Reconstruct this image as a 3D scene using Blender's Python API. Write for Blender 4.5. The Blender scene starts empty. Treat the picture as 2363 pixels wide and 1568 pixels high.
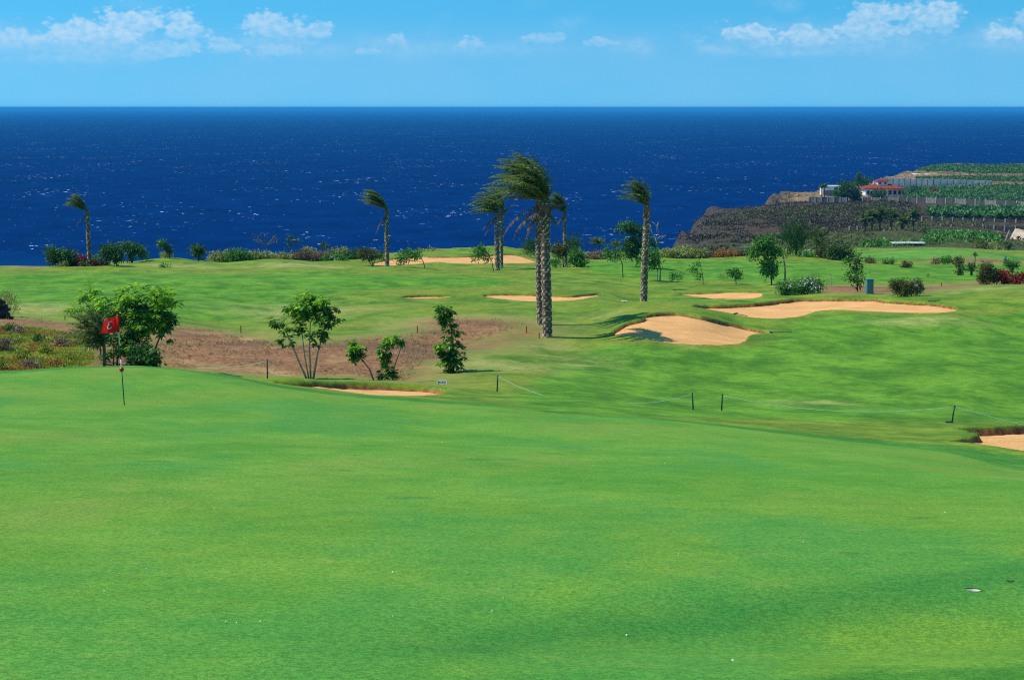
import bpy, math, random
import numpy as np
from mathutils import Vector, Matrix

R = math.radians
SC = bpy.context.scene
COL = SC.collection
rng = np.random.default_rng(7)
random.seed(7)

# ------------------------------------------------------------------ camera
H = 55.0                       # eye above the sea, metres
PW, PH = 2363.0, 1568.0        # picture frame the measurements were taken in
F = 4253.0                     # focal length in those units
CX, CY = PW / 2, PH / 2
TH = math.atan(536.0 / F)      # camera looks down by this angle
cam_d = bpy.data.cameras.new('camera')
cam = bpy.data.objects.new('camera', cam_d)
COL.objects.link(cam)
cam_d.sensor_width = 36.0
cam_d.lens = F / PW * 36.0
cam_d.clip_start = 0.1
cam_d.clip_end = 300000
cam.location = (0, 0, H)
cam.rotation_euler = (math.pi / 2 - TH, 0, 0)
SC.camera = cam

# ------------------------------------------------------------------ light
SUN_EL, SUN_AZ = R(53), R(-88)       # azimuth from +y (view) towards +x
sun_dir = Vector((math.sin(SUN_AZ) * math.cos(SUN_EL), math.cos(SUN_AZ) * math.cos(SUN_EL), math.sin(SUN_EL)))
sd = bpy.data.lights.new('sun', 'SUN')
sd.energy = 4.6
sd.angle = R(0.53)
sd.color = (1.0, 0.935, 0.82)
so = bpy.data.objects.new('sun', sd)
COL.objects.link(so)
so.rotation_euler = sun_dir.to_track_quat('Z', 'Y').to_euler()
so.location = (0, 0, 200)

SC.view_settings.view_transform = 'Standard'
SC.view_settings.look = 'None'
SC.view_settings.exposure = 0.0
SC.view_settings.gamma = 1.0
SC.view_settings.use_curve_mapping = False
SC.cycles.use_denoising = False
SC.cycles.filter_width = 1.15
SC.cycles.max_bounces = 6
SC.cycles.diffuse_bounces = 3
SC.cycles.glossy_bounces = 2
SC.cycles.transmission_bounces = 4
SC.cycles.caustics_reflective = False
SC.cycles.caustics_refractive = False


class NT:
    """small helper round a node tree"""
    def __init__(s, tree):
        s.t = tree
        tree.nodes.clear()

    def n(s, typ, ins=None, **props):
        nd = s.t.nodes.new(typ)
        for k, v in props.items():
            setattr(nd, k, v)
        if ins:
            for k, v in ins.items():
                s.set(nd, k, v)
        return nd

    def set(s, nd, k, v):
        sock = nd.inputs[k]
        if isinstance(v, bpy.types.NodeSocket):
            s.t.links.new(v, sock)
        else:
            sock.default_value = v

    def m(s, op, a, b=None, c=None, clamp=False):
        nd = s.t.nodes.new('ShaderNodeMath')
        nd.operation = op
        nd.use_clamp = clamp
        for i, v in enumerate((a, b, c)):
            if v is not None:
                s.set(nd, i, v)
        return nd.outputs[0]

    def mix(s, fac, a, b, blend='MIX'):
        nd = s.t.nodes.new('ShaderNodeMix')
        nd.data_type = 'RGBA'
        nd.blend_type = blend
        s.set(nd, 0, fac)
        s.set(nd, 6, a if isinstance(a, bpy.types.NodeSocket) else (*a, 1) if len(a) == 3 else a)
        s.set(nd, 7, b if isinstance(b, bpy.types.NodeSocket) else (*b, 1) if len(b) == 3 else b)
        return nd.outputs[2]

    def ss(s, x, a, b, lo=0.0, hi=1.0):
        nd = s.t.nodes.new('ShaderNodeMapRange')
        nd.interpolation_type = 'SMOOTHSTEP'
        s.set(nd, 0, x); s.set(nd, 1, a); s.set(nd, 2, b); s.set(nd, 3, lo); s.set(nd, 4, hi)
        return nd.outputs[0]

    def noise(s, vec, scale, detail=3.0, rough=0.5, dist=0.0):
        nd = s.n('ShaderNodeTexNoise', {'Vector': vec, 'Scale': scale, 'Detail': detail, 'Roughness': rough, 'Distortion': dist})
        return nd.outputs[0]

    def attr(s, name):
        return s.n('ShaderNodeAttribute', attribute_name=name).outputs['Fac']

    def scalevec(s, vec, xyz):
        return s.n('ShaderNodeVectorMath', {0: vec, 1: xyz}, operation='MULTIPLY').outputs[0]


def build_world():
    w = bpy.data.worlds.new('World')
    SC.world = w
    w.use_nodes = True
    t = NT(w.node_tree)
    out = t.n('ShaderNodeOutputWorld')
    tc = t.n('ShaderNodeTexCoord').outputs['Generated']
    sep = t.n('ShaderNodeSeparateXYZ', {0: tc})
    x, y, z = sep.outputs
    # clear blue dome: the air seen near the horizon is as clean as the air above it
    zl = t.m('ADD', t.m('MULTIPLY', t.m('MAXIMUM', z, 0.0), 0.80), 0.20)
    vec = t.n('ShaderNodeVectorMath', {0: t.n('ShaderNodeCombineXYZ', {0: x, 1: y, 2: zl}).outputs[0]}, operation='NORMALIZE').outputs[0]
    sky = t.n('ShaderNodeTexSky', {'Vector': vec}, sky_type='NISHITA', sun_disc=False)
    sky.sun_elevation = SUN_EL
    sky.sun_rotation = SUN_AZ % (2 * math.pi)
    sky.altitude = 0
    sky.air_density = 1.0
    sky.dust_density = 0.0
    sky.ozone_density = 2.0
    tint = t.mix(1.0, sky.outputs[0], (0.31, 1.04, 1.17), 'MULTIPLY')
    bg = t.n('ShaderNodeBackground', {'Color': tint, 'Strength': 0.14}).outputs[0]
    # low band of trade-wind cloud all round the horizon, in degrees of azimuth / elevation
    K = 180 / math.pi
    az = t.m('MULTIPLY', t.m('ARCTAN2', x, y), K)
    el = t.m('MULTIPLY', t.m('ARCSINE', z), K)
    ae = t.n('ShaderNodeCombineXYZ', {0: az, 1: t.m('MULTIPLY', el, 1.5), 2: 0.0}).outputs[0]
    n1 = t.noise(ae, 1.1, 5.0, 0.58)
    n2 = t.noise(ae, 0.28, 2.0, 0.5)
    n3 = t.noise(ae, 3.5, 3.0, 0.55)
    gen = t.m('MULTIPLY', t.ss(n2, 0.52, 0.72), t.m('MULTIPLY', t.ss(el, 1.2, 2.0), t.ss(el, 3.6, 2.6)))
    gen = t.m('MULTIPLY', gen, 0.5)
    # the banks of cloud the picture shows: centre (u, v), half size
    blobs = [(310, 62, 95, 36, 1.0), (200, 88, 125, 34, 1.0), (40, 100, 105, 26, .75), (432, 68, 52, 36, 1.0),
             (395, 125, 95, 28, .55), (640, 70, 88, 33, .85), (738, 78, 40, 22, .75), (525, 112, 45, 20, .6),
             (640, 122, 80, 18, .5), (850, 120, 40, 14, .5), (925, 97, 20, 18, .6), (1092, 106, 34, 18, .55),
             (1255, 92, 55, 14, .5), (1378, 100, 45, 13, .5), (1720, 80, 80, 24, 1.0), (1860, 90, 100, 30, .9),
             (1990, 80, 105, 30, .8), (2040, 42, 100, 28, 1.0), (2140, 50, 75, 42, .95), (2310, 88, 55, 22, 1.0), (2360, 60, 40, 26, .6),
             (1650, 120, 70, 18, .4), (160, 140, 170, 20, .35), (1800, 128, 150, 16, .35),
             (215, 112, 290, 52, .42), (640, 108, 160, 44, .36), (1880, 98, 350, 52, .42), (2320, 100, 130, 44, .38), (1050, 118, 330, 26, .22)]
    wob = t.m('MULTIPLY', t.m('SUBTRACT', n1, 0.5), 2.6)
    wob2 = t.m('MULTIPLY', t.m('SUBTRACT', n3, 0.5), 0.9)
    # billowing heads
    va = t.n('ShaderNodeTexVoronoi', {'Vector': ae, 'Scale': 1.9, 'Smoothness': 0.35}, feature='SMOOTH_F1').outputs[0]
    vb = t.n('ShaderNodeTexVoronoi', {'Vector': ae, 'Scale': 5.2, 'Smoothness': 0.3}, feature='SMOOTH_F1').outputs[0]
    bil = t.m('ADD', t.m('MULTIPLY', t.m('SUBTRACT', 0.45, va), 0.65), t.m('MULTIPLY', t.m('SUBTRACT', 0.42, vb), 0.45))
    wobs = t.m('ADD', t.m('ADD', t.m('MULTIPLY', wob, 0.55), t.m('MULTIPLY', wob2, 0.5)), bil)
    tot = gen
    top = None
    for (u, v, ru, rv, amp) in blobs:
        a0, e0 = math.degrees(math.atan2(u - CX, F)), math.degrees((248 - v) / F)
        dx = t.m('DIVIDE', t.m('SUBTRACT', az, a0), math.degrees(ru * 1.15 / F))
        dy = t.m('DIVIDE', t.m('SUBTRACT', el, e0), math.degrees(rv * 1.25 / F))
        r2 = t.m('ADD', t.m('MULTIPLY', dx, dx), t.m('MULTIPLY', dy, dy))
        soft = amp < 0.45
        den = t.m('ADD', t.m('SUBTRACT', 1.0, t.m('SQRT', r2)), t.m('MULTIPLY', wobs, 0.5) if soft else wobs)
        # crisp above, dissolving below
        g = t.m('MULTIPLY', t.ss(den, 0.0, 0.85 if soft else 0.42), t.ss(dy, -1.25, 0.25, 0.06, 1.0))
        g = t.m('MULTIPLY', g, amp)
        tot = t.m('MAXIMUM', tot, g)
    veil = t.m('MULTIPLY', t.m('MULTIPLY', t.ss(el, 3.0, 1.7), t.ss(n2, 0.1, 0.75, 0.4, 1.0)), 0.35)
    tex = t.ss(n3, 0.30, 0.66, 0.45, 1.0)
    fac = t.m('MULTIPLY', t.m('MULTIPLY', tot, tex), 0.60)
    cl = t.n('ShaderNodeBackground', {'Color': (0.66, 0.80, 0.93, 1), 'Strength': 1.0}).outputs[0]
    hz = t.n('ShaderNodeBackground', {'Color': (0.30, 0.56, 0.84, 1), 'Strength': 1.0}).outputs[0]
    bg = t.n('ShaderNodeMixShader', {0: veil, 1: bg, 2: hz}).outputs[0]
    mx = t.n('ShaderNodeMixShader', {0: fac, 1: bg, 2: cl}).outputs[0]
    t.set(out, 'Surface', mx)
    w.cycles.sampling_method = 'NONE'


build_world()

# ------------------------------------------------------------------ geometry of the ground
def ray(u, v):
    dx = (u - CX) / F
    up = (CY - v) / F
    dy = math.cos(TH) + up * math.sin(TH)
    dz = -math.sin(TH) + up * math.cos(TH)
    return dx / dy, dz / dy


def pchip(x, y, xq):
    x = np.asarray(x, float); y = np.asarray(y, float)
    h = np.diff(x); dl = np.diff(y) / h
    m = np.zeros_like(y)
    m[0], m[-1] = dl[0], dl[-1]
    for i in range(1, len(x) - 1):
        if dl[i - 1] * dl[i] > 0:
            w1, w2 = 2 * h[i] + h[i - 1], h[i] + 2 * h[i - 1]
            m[i] = (w1 + w2) / (w1 / dl[i - 1] + w2 / dl[i])
    xq = np.clip(xq, x[0], x[-1])
    k = np.clip(np.searchsorted(x, xq) - 1, 0, len(x) - 2)
    s = (xq - x[k]) / h[k]
    return (y[k] * (1 + 2 * s) * (1 - s) ** 2 + m[k] * h[k] * s * (1 - s) ** 2
            + y[k + 1] * s * s * (3 - 2 * s) + m[k + 1] * h[k] * s * s * (s - 1))


def plane_drop(a, d):           # the putting green: falls away from the eye, and a little to the right
    x = a * d
    c = 0.055 * np.clip((d - 6) / 34.0, 0, 1)
    return 1.7 + 0.1225 * d + c * (x + 9 * d / 43.5)


# for each picture column: (distance, picture row) of the ground seen there
COLS = {
    -500: [(56, 870), (64, 915), (70, 862), (80, 815), (90, 765), (97, 738), (106, 714), (118, 688), (135, 655), (155, 635), (175, 626), (195, 620), (230, 615)],
    0: [(56, 856), (64, 905), (70, 852), (78, 808), (86, 765), (92, 744), (97, 734), (105, 712), (118, 688), (135, 655), (155, 634), (175, 624), (195, 617), (230, 610)],
    110: [(57, 849), (65, 903), (71, 852), (79, 806), (87, 768), (93, 752), (98, 741), (106, 716), (119, 688), (136, 655), (156, 634), (176, 624), (195, 615), (212, 609), (240, 604)],
    200: [(57, 845), (65, 900), (72, 850), (80, 805), (89, 769), (97, 752), (105, 728), (118, 690), (136, 655), (156, 633), (176, 623), (190, 618), (212, 607), (240, 605)],
    300: [(58, 843), (66, 900), (75, 850), (88, 790), (98, 757), (106, 729), (120, 690), (137, 655), (158, 633), (178, 622), (195, 613), (212, 602), (235, 600)],
    400: [(58, 849), (66, 905), (76, 852), (88, 800), (98, 763), (106, 736), (120, 695), (137, 658), (158, 634), (178, 623), (192, 615), (207, 597), (230, 603)],
    510: [(58, 862), (66, 905), (74, 868), (84, 815), (98, 767), (106, 746), (120, 700), (137, 660), (158, 635), (178, 624), (195, 614), (212, 606), (235, 604)],
    640: [(54, 897), (60, 882), (65, 868), (71, 885), (77, 860), (85, 820), (98, 772), (106, 746), (120, 705), (137, 662), (158, 637), (178, 626), (192, 612), (206, 598), (230, 601)],
    800: [(52, 919), (58, 905), (63, 892), (68, 876), (73, 884), (79, 855), (89, 805), (98, 771), (108, 738), (122, 702), (138, 666), (158, 639), (178, 627), (193, 618), (208, 607), (230, 597)],
    900: [(51, 928), (58, 910), (64, 895), (70, 878), (75, 880), (81, 848), (90, 800), (99, 768), (109, 735), (122, 703), (138, 668), (158, 641), (178, 629), (197, 615), (210, 610), (226, 598), (240, 590)],
    1000: [(50, 938), (58, 915), (64, 900), (71, 884), (76, 870), (84, 832), (92, 797), (100, 764), (110, 731), (122, 703), (133, 687), (141, 668), (158, 643), (178, 631), (196, 619), (210, 610), (226, 597), (240, 584)],
    1150: [(48, 950), (56, 928), (66, 903), (75, 866), (84, 827), (92, 794), (100, 760), (110, 729), (122, 704), (130, 694), (137, 678), (146, 660), (160, 644), (178, 633), (196, 618), (211, 608), (226, 596), (240, 579)],
    1262: [(48, 955), (56, 933), (67, 906), (77, 868), (86, 826), (98, 778), (106, 742), (115, 716), (128, 695), (137, 678), (146, 662), (160, 647), (178, 635), (196, 621), (211, 612), (228, 600), (245, 590)],
    1370: [(47, 962), (55, 940), (66, 915), (76, 880), (85, 838), (94, 795), (103, 755), (110, 725), (120, 705), (132, 686), (139, 676), (150, 660), (165, 646), (182, 635), (202, 617), (225, 602), (245, 594)],
    1480: [(46, 968), (55, 947), (66, 926), (76, 892), (84, 848), (92, 800), (100, 752), (106, 722), (112, 704), (122, 703), (134, 697), (145, 684), (155, 662), (170, 646), (185, 635), (205, 615), (225, 602), (250, 594)],
    1600: [(46, 976), (55, 955), (66, 937), (76, 898), (87, 838), (94, 796), (105, 728), (109, 716), (114, 707), (122, 709), (128, 700), (133, 690), (138, 684), (148, 669), (156, 662), (172, 648), (190, 634), (210, 614), (230, 602), (250, 595), (300, 590), (400, 565), (500, 532), (600, 500), (660, 486), (720, 478), (900, 455)],
    1740: [(45, 990), (54, 970), (66, 940), (76, 900), (86, 852), (97, 796), (106, 764), (112, 742), (117, 730), (126, 700), (131, 690), (137, 684), (148, 669), (156, 663), (172, 648), (190, 630), (212, 610), (235, 598), (255, 592), (300, 582), (400, 555), (500, 522), (600, 494), (660, 482), (695, 478), (706, 448), (730, 444), (780, 438), (900, 425), (1100, 400)],
    1830: [(45, 998), (54, 977), (66, 942), (76, 902), (86, 852), (96, 803), (106, 765), (114, 738), (118, 728), (127, 699), (133, 685), (137, 681), (143, 671), (152, 661), (168, 647), (190, 626), (215, 607), (240, 594), (265, 584), (310, 572), (400, 547), (500, 518), (600, 490), (660, 476), (695, 468), (706, 456), (760, 440), (850, 428), (1000, 410)],
    2000: [(43, 1022), (52, 995), (62, 960), (74, 912), (84, 862), (94, 815), (104, 770), (112, 735), (118, 714), (128, 690), (132, 680), (135, 675), (144, 664), (162, 649), (190, 629), (215, 613), (240, 600), (265, 588), (290, 578), (320, 568), (400, 545), (500, 511), (600, 480), (660, 467), (720, 452), (800, 436), (900, 418), (1030, 398), (1150, 380)],
    2200: [(40, 1048), (48, 1016), (54, 995), (60, 979), (70, 935), (82, 872), (92, 822), (103, 770), (112, 730), (116, 718), (124, 697), (131, 680), (140, 666), (160, 652), (190, 633), (215, 618), (240, 601), (262, 584), (285, 577), (320, 567), (400, 545), (500, 510), (620, 472), (720, 448), (850, 420), (1050, 388), (1150, 376)],
    2363: [(38, 1078), (45, 1038), (54, 993), (60, 982), (70, 945), (82, 882), (92, 832), (103, 780), (113, 735), (121, 700), (131, 672), (138, 658), (150, 653), (170, 645), (195, 632), (220, 618), (245, 606), (270, 594), (300, 580), (340, 570), (420, 542), (520, 505), (620, 474), (720, 448), (850, 420), (1050, 388), (1150, 376)],
    2900: [(37, 1100), (45, 1050), (54, 1003), (60, 990), (70, 950), (82, 888), (92, 838), (103, 786), (113, 740), (121, 705), (131, 676), (138, 662), (150, 655), (170, 646), (195, 634), (220, 620), (245, 608), (270, 596), (300, 582), (340, 570), (420, 542), (520, 505), (620, 474), (720, 448), (850, 420), (1050, 388), (1150, 376)],
}
UK = sorted(COLS)
AK = np.array([ray(u, 720)[0] for u in UK])
DG = np.concatenate([np.arange(-10, 45, 0.5), np.arange(45, 160, 0.4), np.arange(160, 320, 1.0), np.arange(320, 1400, 4.0)])
_rows = []
for u, a in zip(UK, AK):
    pts = COLS[u]
    d0 = pts[0][0]
    nd = [dd for dd in (-10, 0, 6, 14, 24, 33, 41, 46) if dd < d0 - 8]
    ds = nd + [p[0] for p in pts]
    zs = [H - plane_drop(a, dd) for dd in nd] + [H + ray(u, p[1])[1] * p[0] for p in pts]
    if ds[-1] < 1390:
        ds.append(1400); zs.append(zs[-1] - 0.004 * (1400 - ds[-2]))
    _rows.append(pchip(ds, zs, DG))
_rows = np.array(_rows)
AG = np.linspace(AK[0] * 1.6, AK[-1] * 1.6, 760)
ZT = np.array([pchip(AK, _rows[:, j], AG) for j in range(len(DG))]).T      # [a, d]
# soften the joints between columns
for _ in range(10):
    ZT[1:-1] = (ZT[:-2] + 2 * ZT[1:-1] + ZT[2:]) / 4


def vnoise(x, y, seed=0):
    """smooth value noise, numpy"""
    xi = np.floor(x).astype(np.int64); yi = np.floor(y).astype(np.int64)
    fx, fy = x - xi, y - yi
    fx = fx * fx * (3 - 2 * fx); fy = fy * fy * (3 - 2 * fy)

    def hsh(a, b):
        n = (a * 374761393 + b * 668265263 + seed * 974634777) & 0xFFFFFFFF
        n = ((n ^ (n >> 13)) * 1274126177) & 0xFFFFFFFF
        return ((n ^ (n >> 16)) & 0xFFFF) / 65535.0
    v00, v10, v01, v11 = hsh(xi, yi), hsh(xi + 1, yi), hsh(xi, yi + 1), hsh(xi + 1, yi + 1)
    return (v00 * (1 - fx) + v10 * fx) * (1 - fy) + (v01 * (1 - fx) + v11 * fx) * fy - 0.5


def fbm(x, y, oct=4, seed=0):
    r = 0; a = 1.0
    for i in range(oct):
        r = r + a * vnoise(x * 2 ** i + 17.3 * i, y * 2 ** i - 9.1 * i, seed + i)
        a *= 0.5
    return r


def poly_sdf(px, py, poly):
    """signed distance, positive inside"""
    poly = np.asarray(poly, float)
    best = np.full(px.shape, 1e18)
    inside = np.zeros(px.shape, bool)
    n = len(poly)
    for i in range(n):
        ax, ay = poly[i]; bx, by = poly[(i + 1) % n]
        ex, ey = bx - ax, by - ay
        L = ex * ex + ey * ey + 1e-12
        t = np.clip(((px - ax) * ex + (py - ay) * ey) / L, 0, 1)
        dx, dy = px - ax - t * ex, py - ay - t * ey
        best = np.minimum(best, dx * dx + dy * dy)
        c = ((ay > py) != (by > py)) & (px < (bx - ax) * (py - ay) / (by - ay + 1e-15) + ax)
        inside ^= c
    return np.where(inside, 1, -1) * np.sqrt(best)


# the coast, as (picture column, distance)
_coast = [(-900, 205), (-400, 203), (0, 205), (60, 212), (150, 222), (250, 226), (400, 228), (520, 238), (640, 240), (800, 245), (1000, 252),
          (1200, 258), (1400, 262), (1480, 275), (1520, 310), (1534, 400), (1540, 450), (1547, 500), (1560, 550), (1578, 600), (1598, 650), (1660, 680), (1736, 700),
          (1746, 712), (1780, 745), (1830, 775), (1870, 790), (1900, 840), (2000, 925), (2100, 1020), (2135, 1085), (2363, 1110), (3300, 1130), (3300, -60), (-900, -60)]
COAST = []
for u, d in _coast:
    COAST.append(((u - CX) / F * max(d, 30) * (1 if d > 0 else 8), d))
COAST = np.array(COAST)


def h_base(x, y):
    x = np.asarray(x, float); y = np.asarray(y, float)
    d = np.clip(y, DG[0], DG[-1] - 1e-3)
    a = np.where(d > 3, x / np.maximum(d, 3), x / 3.0 * 0.3)
    ia = np.clip((a - AG[0]) / (AG[1] - AG[0]), 0, len(AG) - 1.001)
    i = ia.astype(int); fa = ia - i
    j = np.clip(np.searchsorted(DG, d) - 1, 0, len(DG) - 2)
    fd = (d - DG[j]) / (DG[j + 1] - DG[j])
    return ((ZT[i, j] * (1 - fd) + ZT[i, j + 1] * fd) * (1 - fa) + (ZT[i + 1, j] * (1 - fd) + ZT[i + 1, j + 1] * fd) * fa)


def gh(x, y):
    """height of the turf, before bunkers are cut"""
    x = np.asarray(x, float); y = np.asarray(y, float)
    z = h_base(x, y)
    k = np.clip((y - 62) / 30, 0, 1)
    z = z + k * (0.50 * fbm(x / 13, y / 17, 3, 3) + 0.10 * fbm(x / 3.2, y / 4.5, 2, 11))
    z = z + np.clip((y - 4) / 12, 0, 1) * (0.10 * fbm(x / 6.5, y / 11, 2, 23)) * np.clip((70 - y) / 15, 0, 1)
    # long shallow hollow across the near right corner of the green
    t = (y - (8.7 + 0.95 * (x - 0.0)))
    z = z - 0.17 * np.exp(-((y - 10.9 - 0.25 * (x - 2.2)) / 1.2) ** 2) * np.clip((x + 1.2) / 3, 0, 1)
    far = y > 290
    if np.any(far):
        kk = np.clip((y - 290) / 60, 0, 1)
        z = z + kk * (2.2 * fbm(x / 45, y / 60, 4, 31) * np.clip((700 - y) / 200, 0.25, 1))
    w = 7 + np.clip((y - 280) / 100, 0, 1) * 6
    near = (y > 150)
    if np.any(near):
        s = np.full(z.shape, 50.0)
        wig = 5.0 * fbm(x / 14, y / 14, 4, 41) * np.clip((y - 250) / 60, 0.2, 1)
        if z.ndim:
            s[near] = poly_sdf(x[near], y[near], COAST) + (wig[near])
        else:
            s = poly_sdf(x.reshape(1), y.reshape(1), COAST)[0] + wig
        q = np.clip(s / w + 0.35, 0, 1)
        q = q * q * (3 - 2 * q)
        z = np.where(near, -6 + (z + 6) * q, z)
    return z


def hit(u, v, dmin=7.0, dmax=1300.0):
    a, s = ray(u, v)
    ds = np.geomspace(dmin, dmax, 5000)
    g = gh(a * ds, ds) - (H + s * ds)
    k = np.argmax(g >= 0)
    if g[k] < 0:
        k = int(np.argmax(g))
    if k > 0:
        f = g[k - 1] / (g[k - 1] - g[k] + 1e-12)
        d = ds[k - 1] + f * (ds[k] - ds[k - 1])
    else:
        d = ds[0]
    return float(a * d), float(d)


def hits(pts, dmin=7.0, dmax=1300.0):
    return [hit(u, v, dmin, dmax) for u, v in pts]


def at(u, v, d):
    """the point seen at (u, v) that lies at distance d"""
    a, s = ray(u, v)
    return Vector((a * d, d, H + s * d))


def ground(x, y):
    return float(gh(np.array([x]), np.array([y]))[0])


def smooth_poly(pts, n=7):
    P = [np.array(p, float) for p in pts]
    o = []
    m = len(P)
    for i in range(m):
        p0, p1, p2, p3 = P[i - 1], P[i], P[(i + 1) % m], P[(i + 2) % m]
        for k in range(n):
            t = k / n
            o.append(0.5 * ((2 * p1) + (-p0 + p2) * t + (2 * p0 - 5 * p1 + 4 * p2 - p3) * t * t + (-p0 + 3 * p1 - 3 * p2 + p3) * t ** 3))
    return o


# ------------------------------------------------------------------ mesh helpers
def mesh_obj(name, verts, faces, mat, parent=None, smooth=False, attrs=None):
    me = bpy.data.meshes.new(name)
    verts = np.asarray(verts, np.float32).reshape(-1, 3)
    if isinstance(faces, np.ndarray) and faces.ndim == 2:
        nf, k = faces.shape
        me.vertices.add(len(verts)); me.vertices.foreach_set('co', verts.ravel())
        me.loops.add(nf * k); me.loops.foreach_set('vertex_index', faces.astype(np.int32).ravel())
        me.polygons.add(nf)
        me.polygons.foreach_set('loop_start', np.arange(0, nf * k, k, dtype=np.int32))
        me.update(calc_edges=True)
    else:
        me.from_pydata([tuple(map(float, v)) for v in verts], [], [tuple(int(i) for i in f) for f in faces])
    if smooth:
        me.polygons.foreach_set('use_smooth', np.ones(len(me.polygons), bool))
    if attrs:
        for k, arr in attrs.items():
            dom = 'POINT' if len(arr) == len(me.vertices) else 'FACE'
            at_ = me.attributes.new(k, 'FLOAT', dom)
            at_.data.foreach_set('value', np.asarray(arr, np.float32))
    if mat is not None:
        me.materials.append(mat)
    me.update()
    o = bpy.data.objects.new(name, me)
    COL.objects.link(o)
    if parent is not None:
        o.parent = parent
    return o


def empty(name, loc, label, cat, group=None):
    o = bpy.data.objects.new(name, None)
    COL.objects.link(o)
    o.location = loc
    tag(o, label, cat, group)
    return o


def tag(o, label=None, cat=None, group=None, kind=None):
    if label: o['label'] = label
    if cat: o['category'] = cat
    if group: o['group'] = group
    if kind: o['kind'] = kind
    return o


def material(name, color, rough=0.8, spec=0.3, noise=None, bump=0.0, metallic=0.0):
    """plain surface with a little mottling: noise=(scale, amount)"""
    m = bpy.data.materials.new(name)
    m.use_nodes = True
    t = NT(m.node_tree)
    out = t.n('ShaderNodeOutputMaterial')
    b = t.n('ShaderNodeBsdfPrincipled', {'Roughness': rough, 'Specular IOR Level': spec, 'Metallic': metallic})
    col = (*color, 1)
    if noise:
        tc = t.n('ShaderNodeTexCoord').outputs['Object']
        nz = t.noise(tc, noise[0], 5.0, 0.6)
        k = noise[1]
        dark = tuple(c * (1 - k) for c in color); lite = tuple(min(1, c * (1 + k)) for c in color)
        t.set(b, 'Base Color', t.mix(t.ss(nz, 0.3, 0.7), dark, lite))
        if bump:
            bp = t.n('ShaderNodeBump', {'Height': nz, 'Strength': 0.7, 'Distance': bump})
            t.set(b, 'Normal', bp.outputs[0])
    else:
        t.set(b, 'Base Color', col)
    t.set(out, 'Surface', b.outputs[0])
    return m
# ------------------------------------------------------------------ bunkers: outlines seen in the picture, laid on the ground
BUNK = [
    # (outline, smoothing, depth of sand below turf, nearest/farthest, label)
    ([(628, 882), (700, 887), (800, 890), (900, 893), (985, 898), (1024, 905), (990, 911), (900, 912), (840, 908), (760, 897), (690, 890)], 5, 0.05, 48, 75, 'narrow sand bunker at the back edge of the near green', 0.13, 0.07),
    ([(1412, 769), (1450, 745), (1485, 736), (1492, 727), (1545, 722), (1600, 728), (1680, 745), (1735, 757), (1774, 766), (1735, 771), (1718, 786), (1690, 793), (1620, 794), (1530, 788), (1460, 775)], 4, 0.12, 82, 125, 'large sand bunker nearest the mown fairway, shaped like a leaf', 0.05, 0.06),
    ([(1600, 706), (1680, 705), (1760, 700), (1830, 691), (1920, 689), (2010, 690), (2060, 695), (2150, 700), (2200, 708), (2210, 715), (2170, 721), (2090, 721), (2000, 717), (1930, 714), (1880, 718), (1845, 729), (1790, 734), (1730, 731), (1665, 718)], 4, 0.12, 108, 140, 'longest sand bunker, stretching in front of the utility box', 0.08, 0.07),
    ([(1566, 678), (1620, 675), (1740, 672), (1760, 680), (1735, 688), (1660, 689), (1610, 684)], 4, 0.1, 128, 152, 'small sand bunker behind the longest one', 0.05, 0.03),
    ([(1112, 681), (1180, 678), (1260, 680), (1320, 682), (1388, 677), (1340, 690), (1280, 694), (1215, 694), (1160, 689)], 4, 0.1, 118, 148, 'crescent sand bunker behind the twin palm trunks', 0.06, 0.03),
    ([(928, 685), (985, 683), (1042, 683), (1010, 687), (950, 688)], 4, 0.05, 118, 148, 'thin sliver of sand bunker left of the crescent one', 0.1, 0.0),
    ([(858, 608), (900, 597), (960, 592), (1040, 592), (1110, 590), (1170, 586), (1205, 591), (1238, 604), (1180, 607), (1060, 608), (1010, 604), (950, 609), (890, 612)], 4, 0.1, 198, 246, 'far sand bunker under the twin palms by the sea', 0.03, 0.04),
    ([(2214, 991), (2300, 987), (2430, 984), (2520, 1000), (2520, 1062), (2363, 1038), (2262, 1023), (2178, 1017), (2225, 1012), (2259, 1005), (2240, 999)], 1, 0.14, 38, 62, 'sand bunker cut by the right edge with an overhanging grass tongue', 0.05, 0.12),
]
bunk_polys = []
for (pts, n, dep, d0, d1, lab, lp, fd) in BUNK:
    pp = smooth_poly(pts, n) if n > 1 else pts
    bunk_polys.append(np.array(hits(pp, d0, d1)))

# ------------------------------------------------------------------ regions of the turf
def region(pts, d0=7, d1=330, n=3):
    return np.array(hits(smooth_poly(pts, n), d0, d1))

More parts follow.
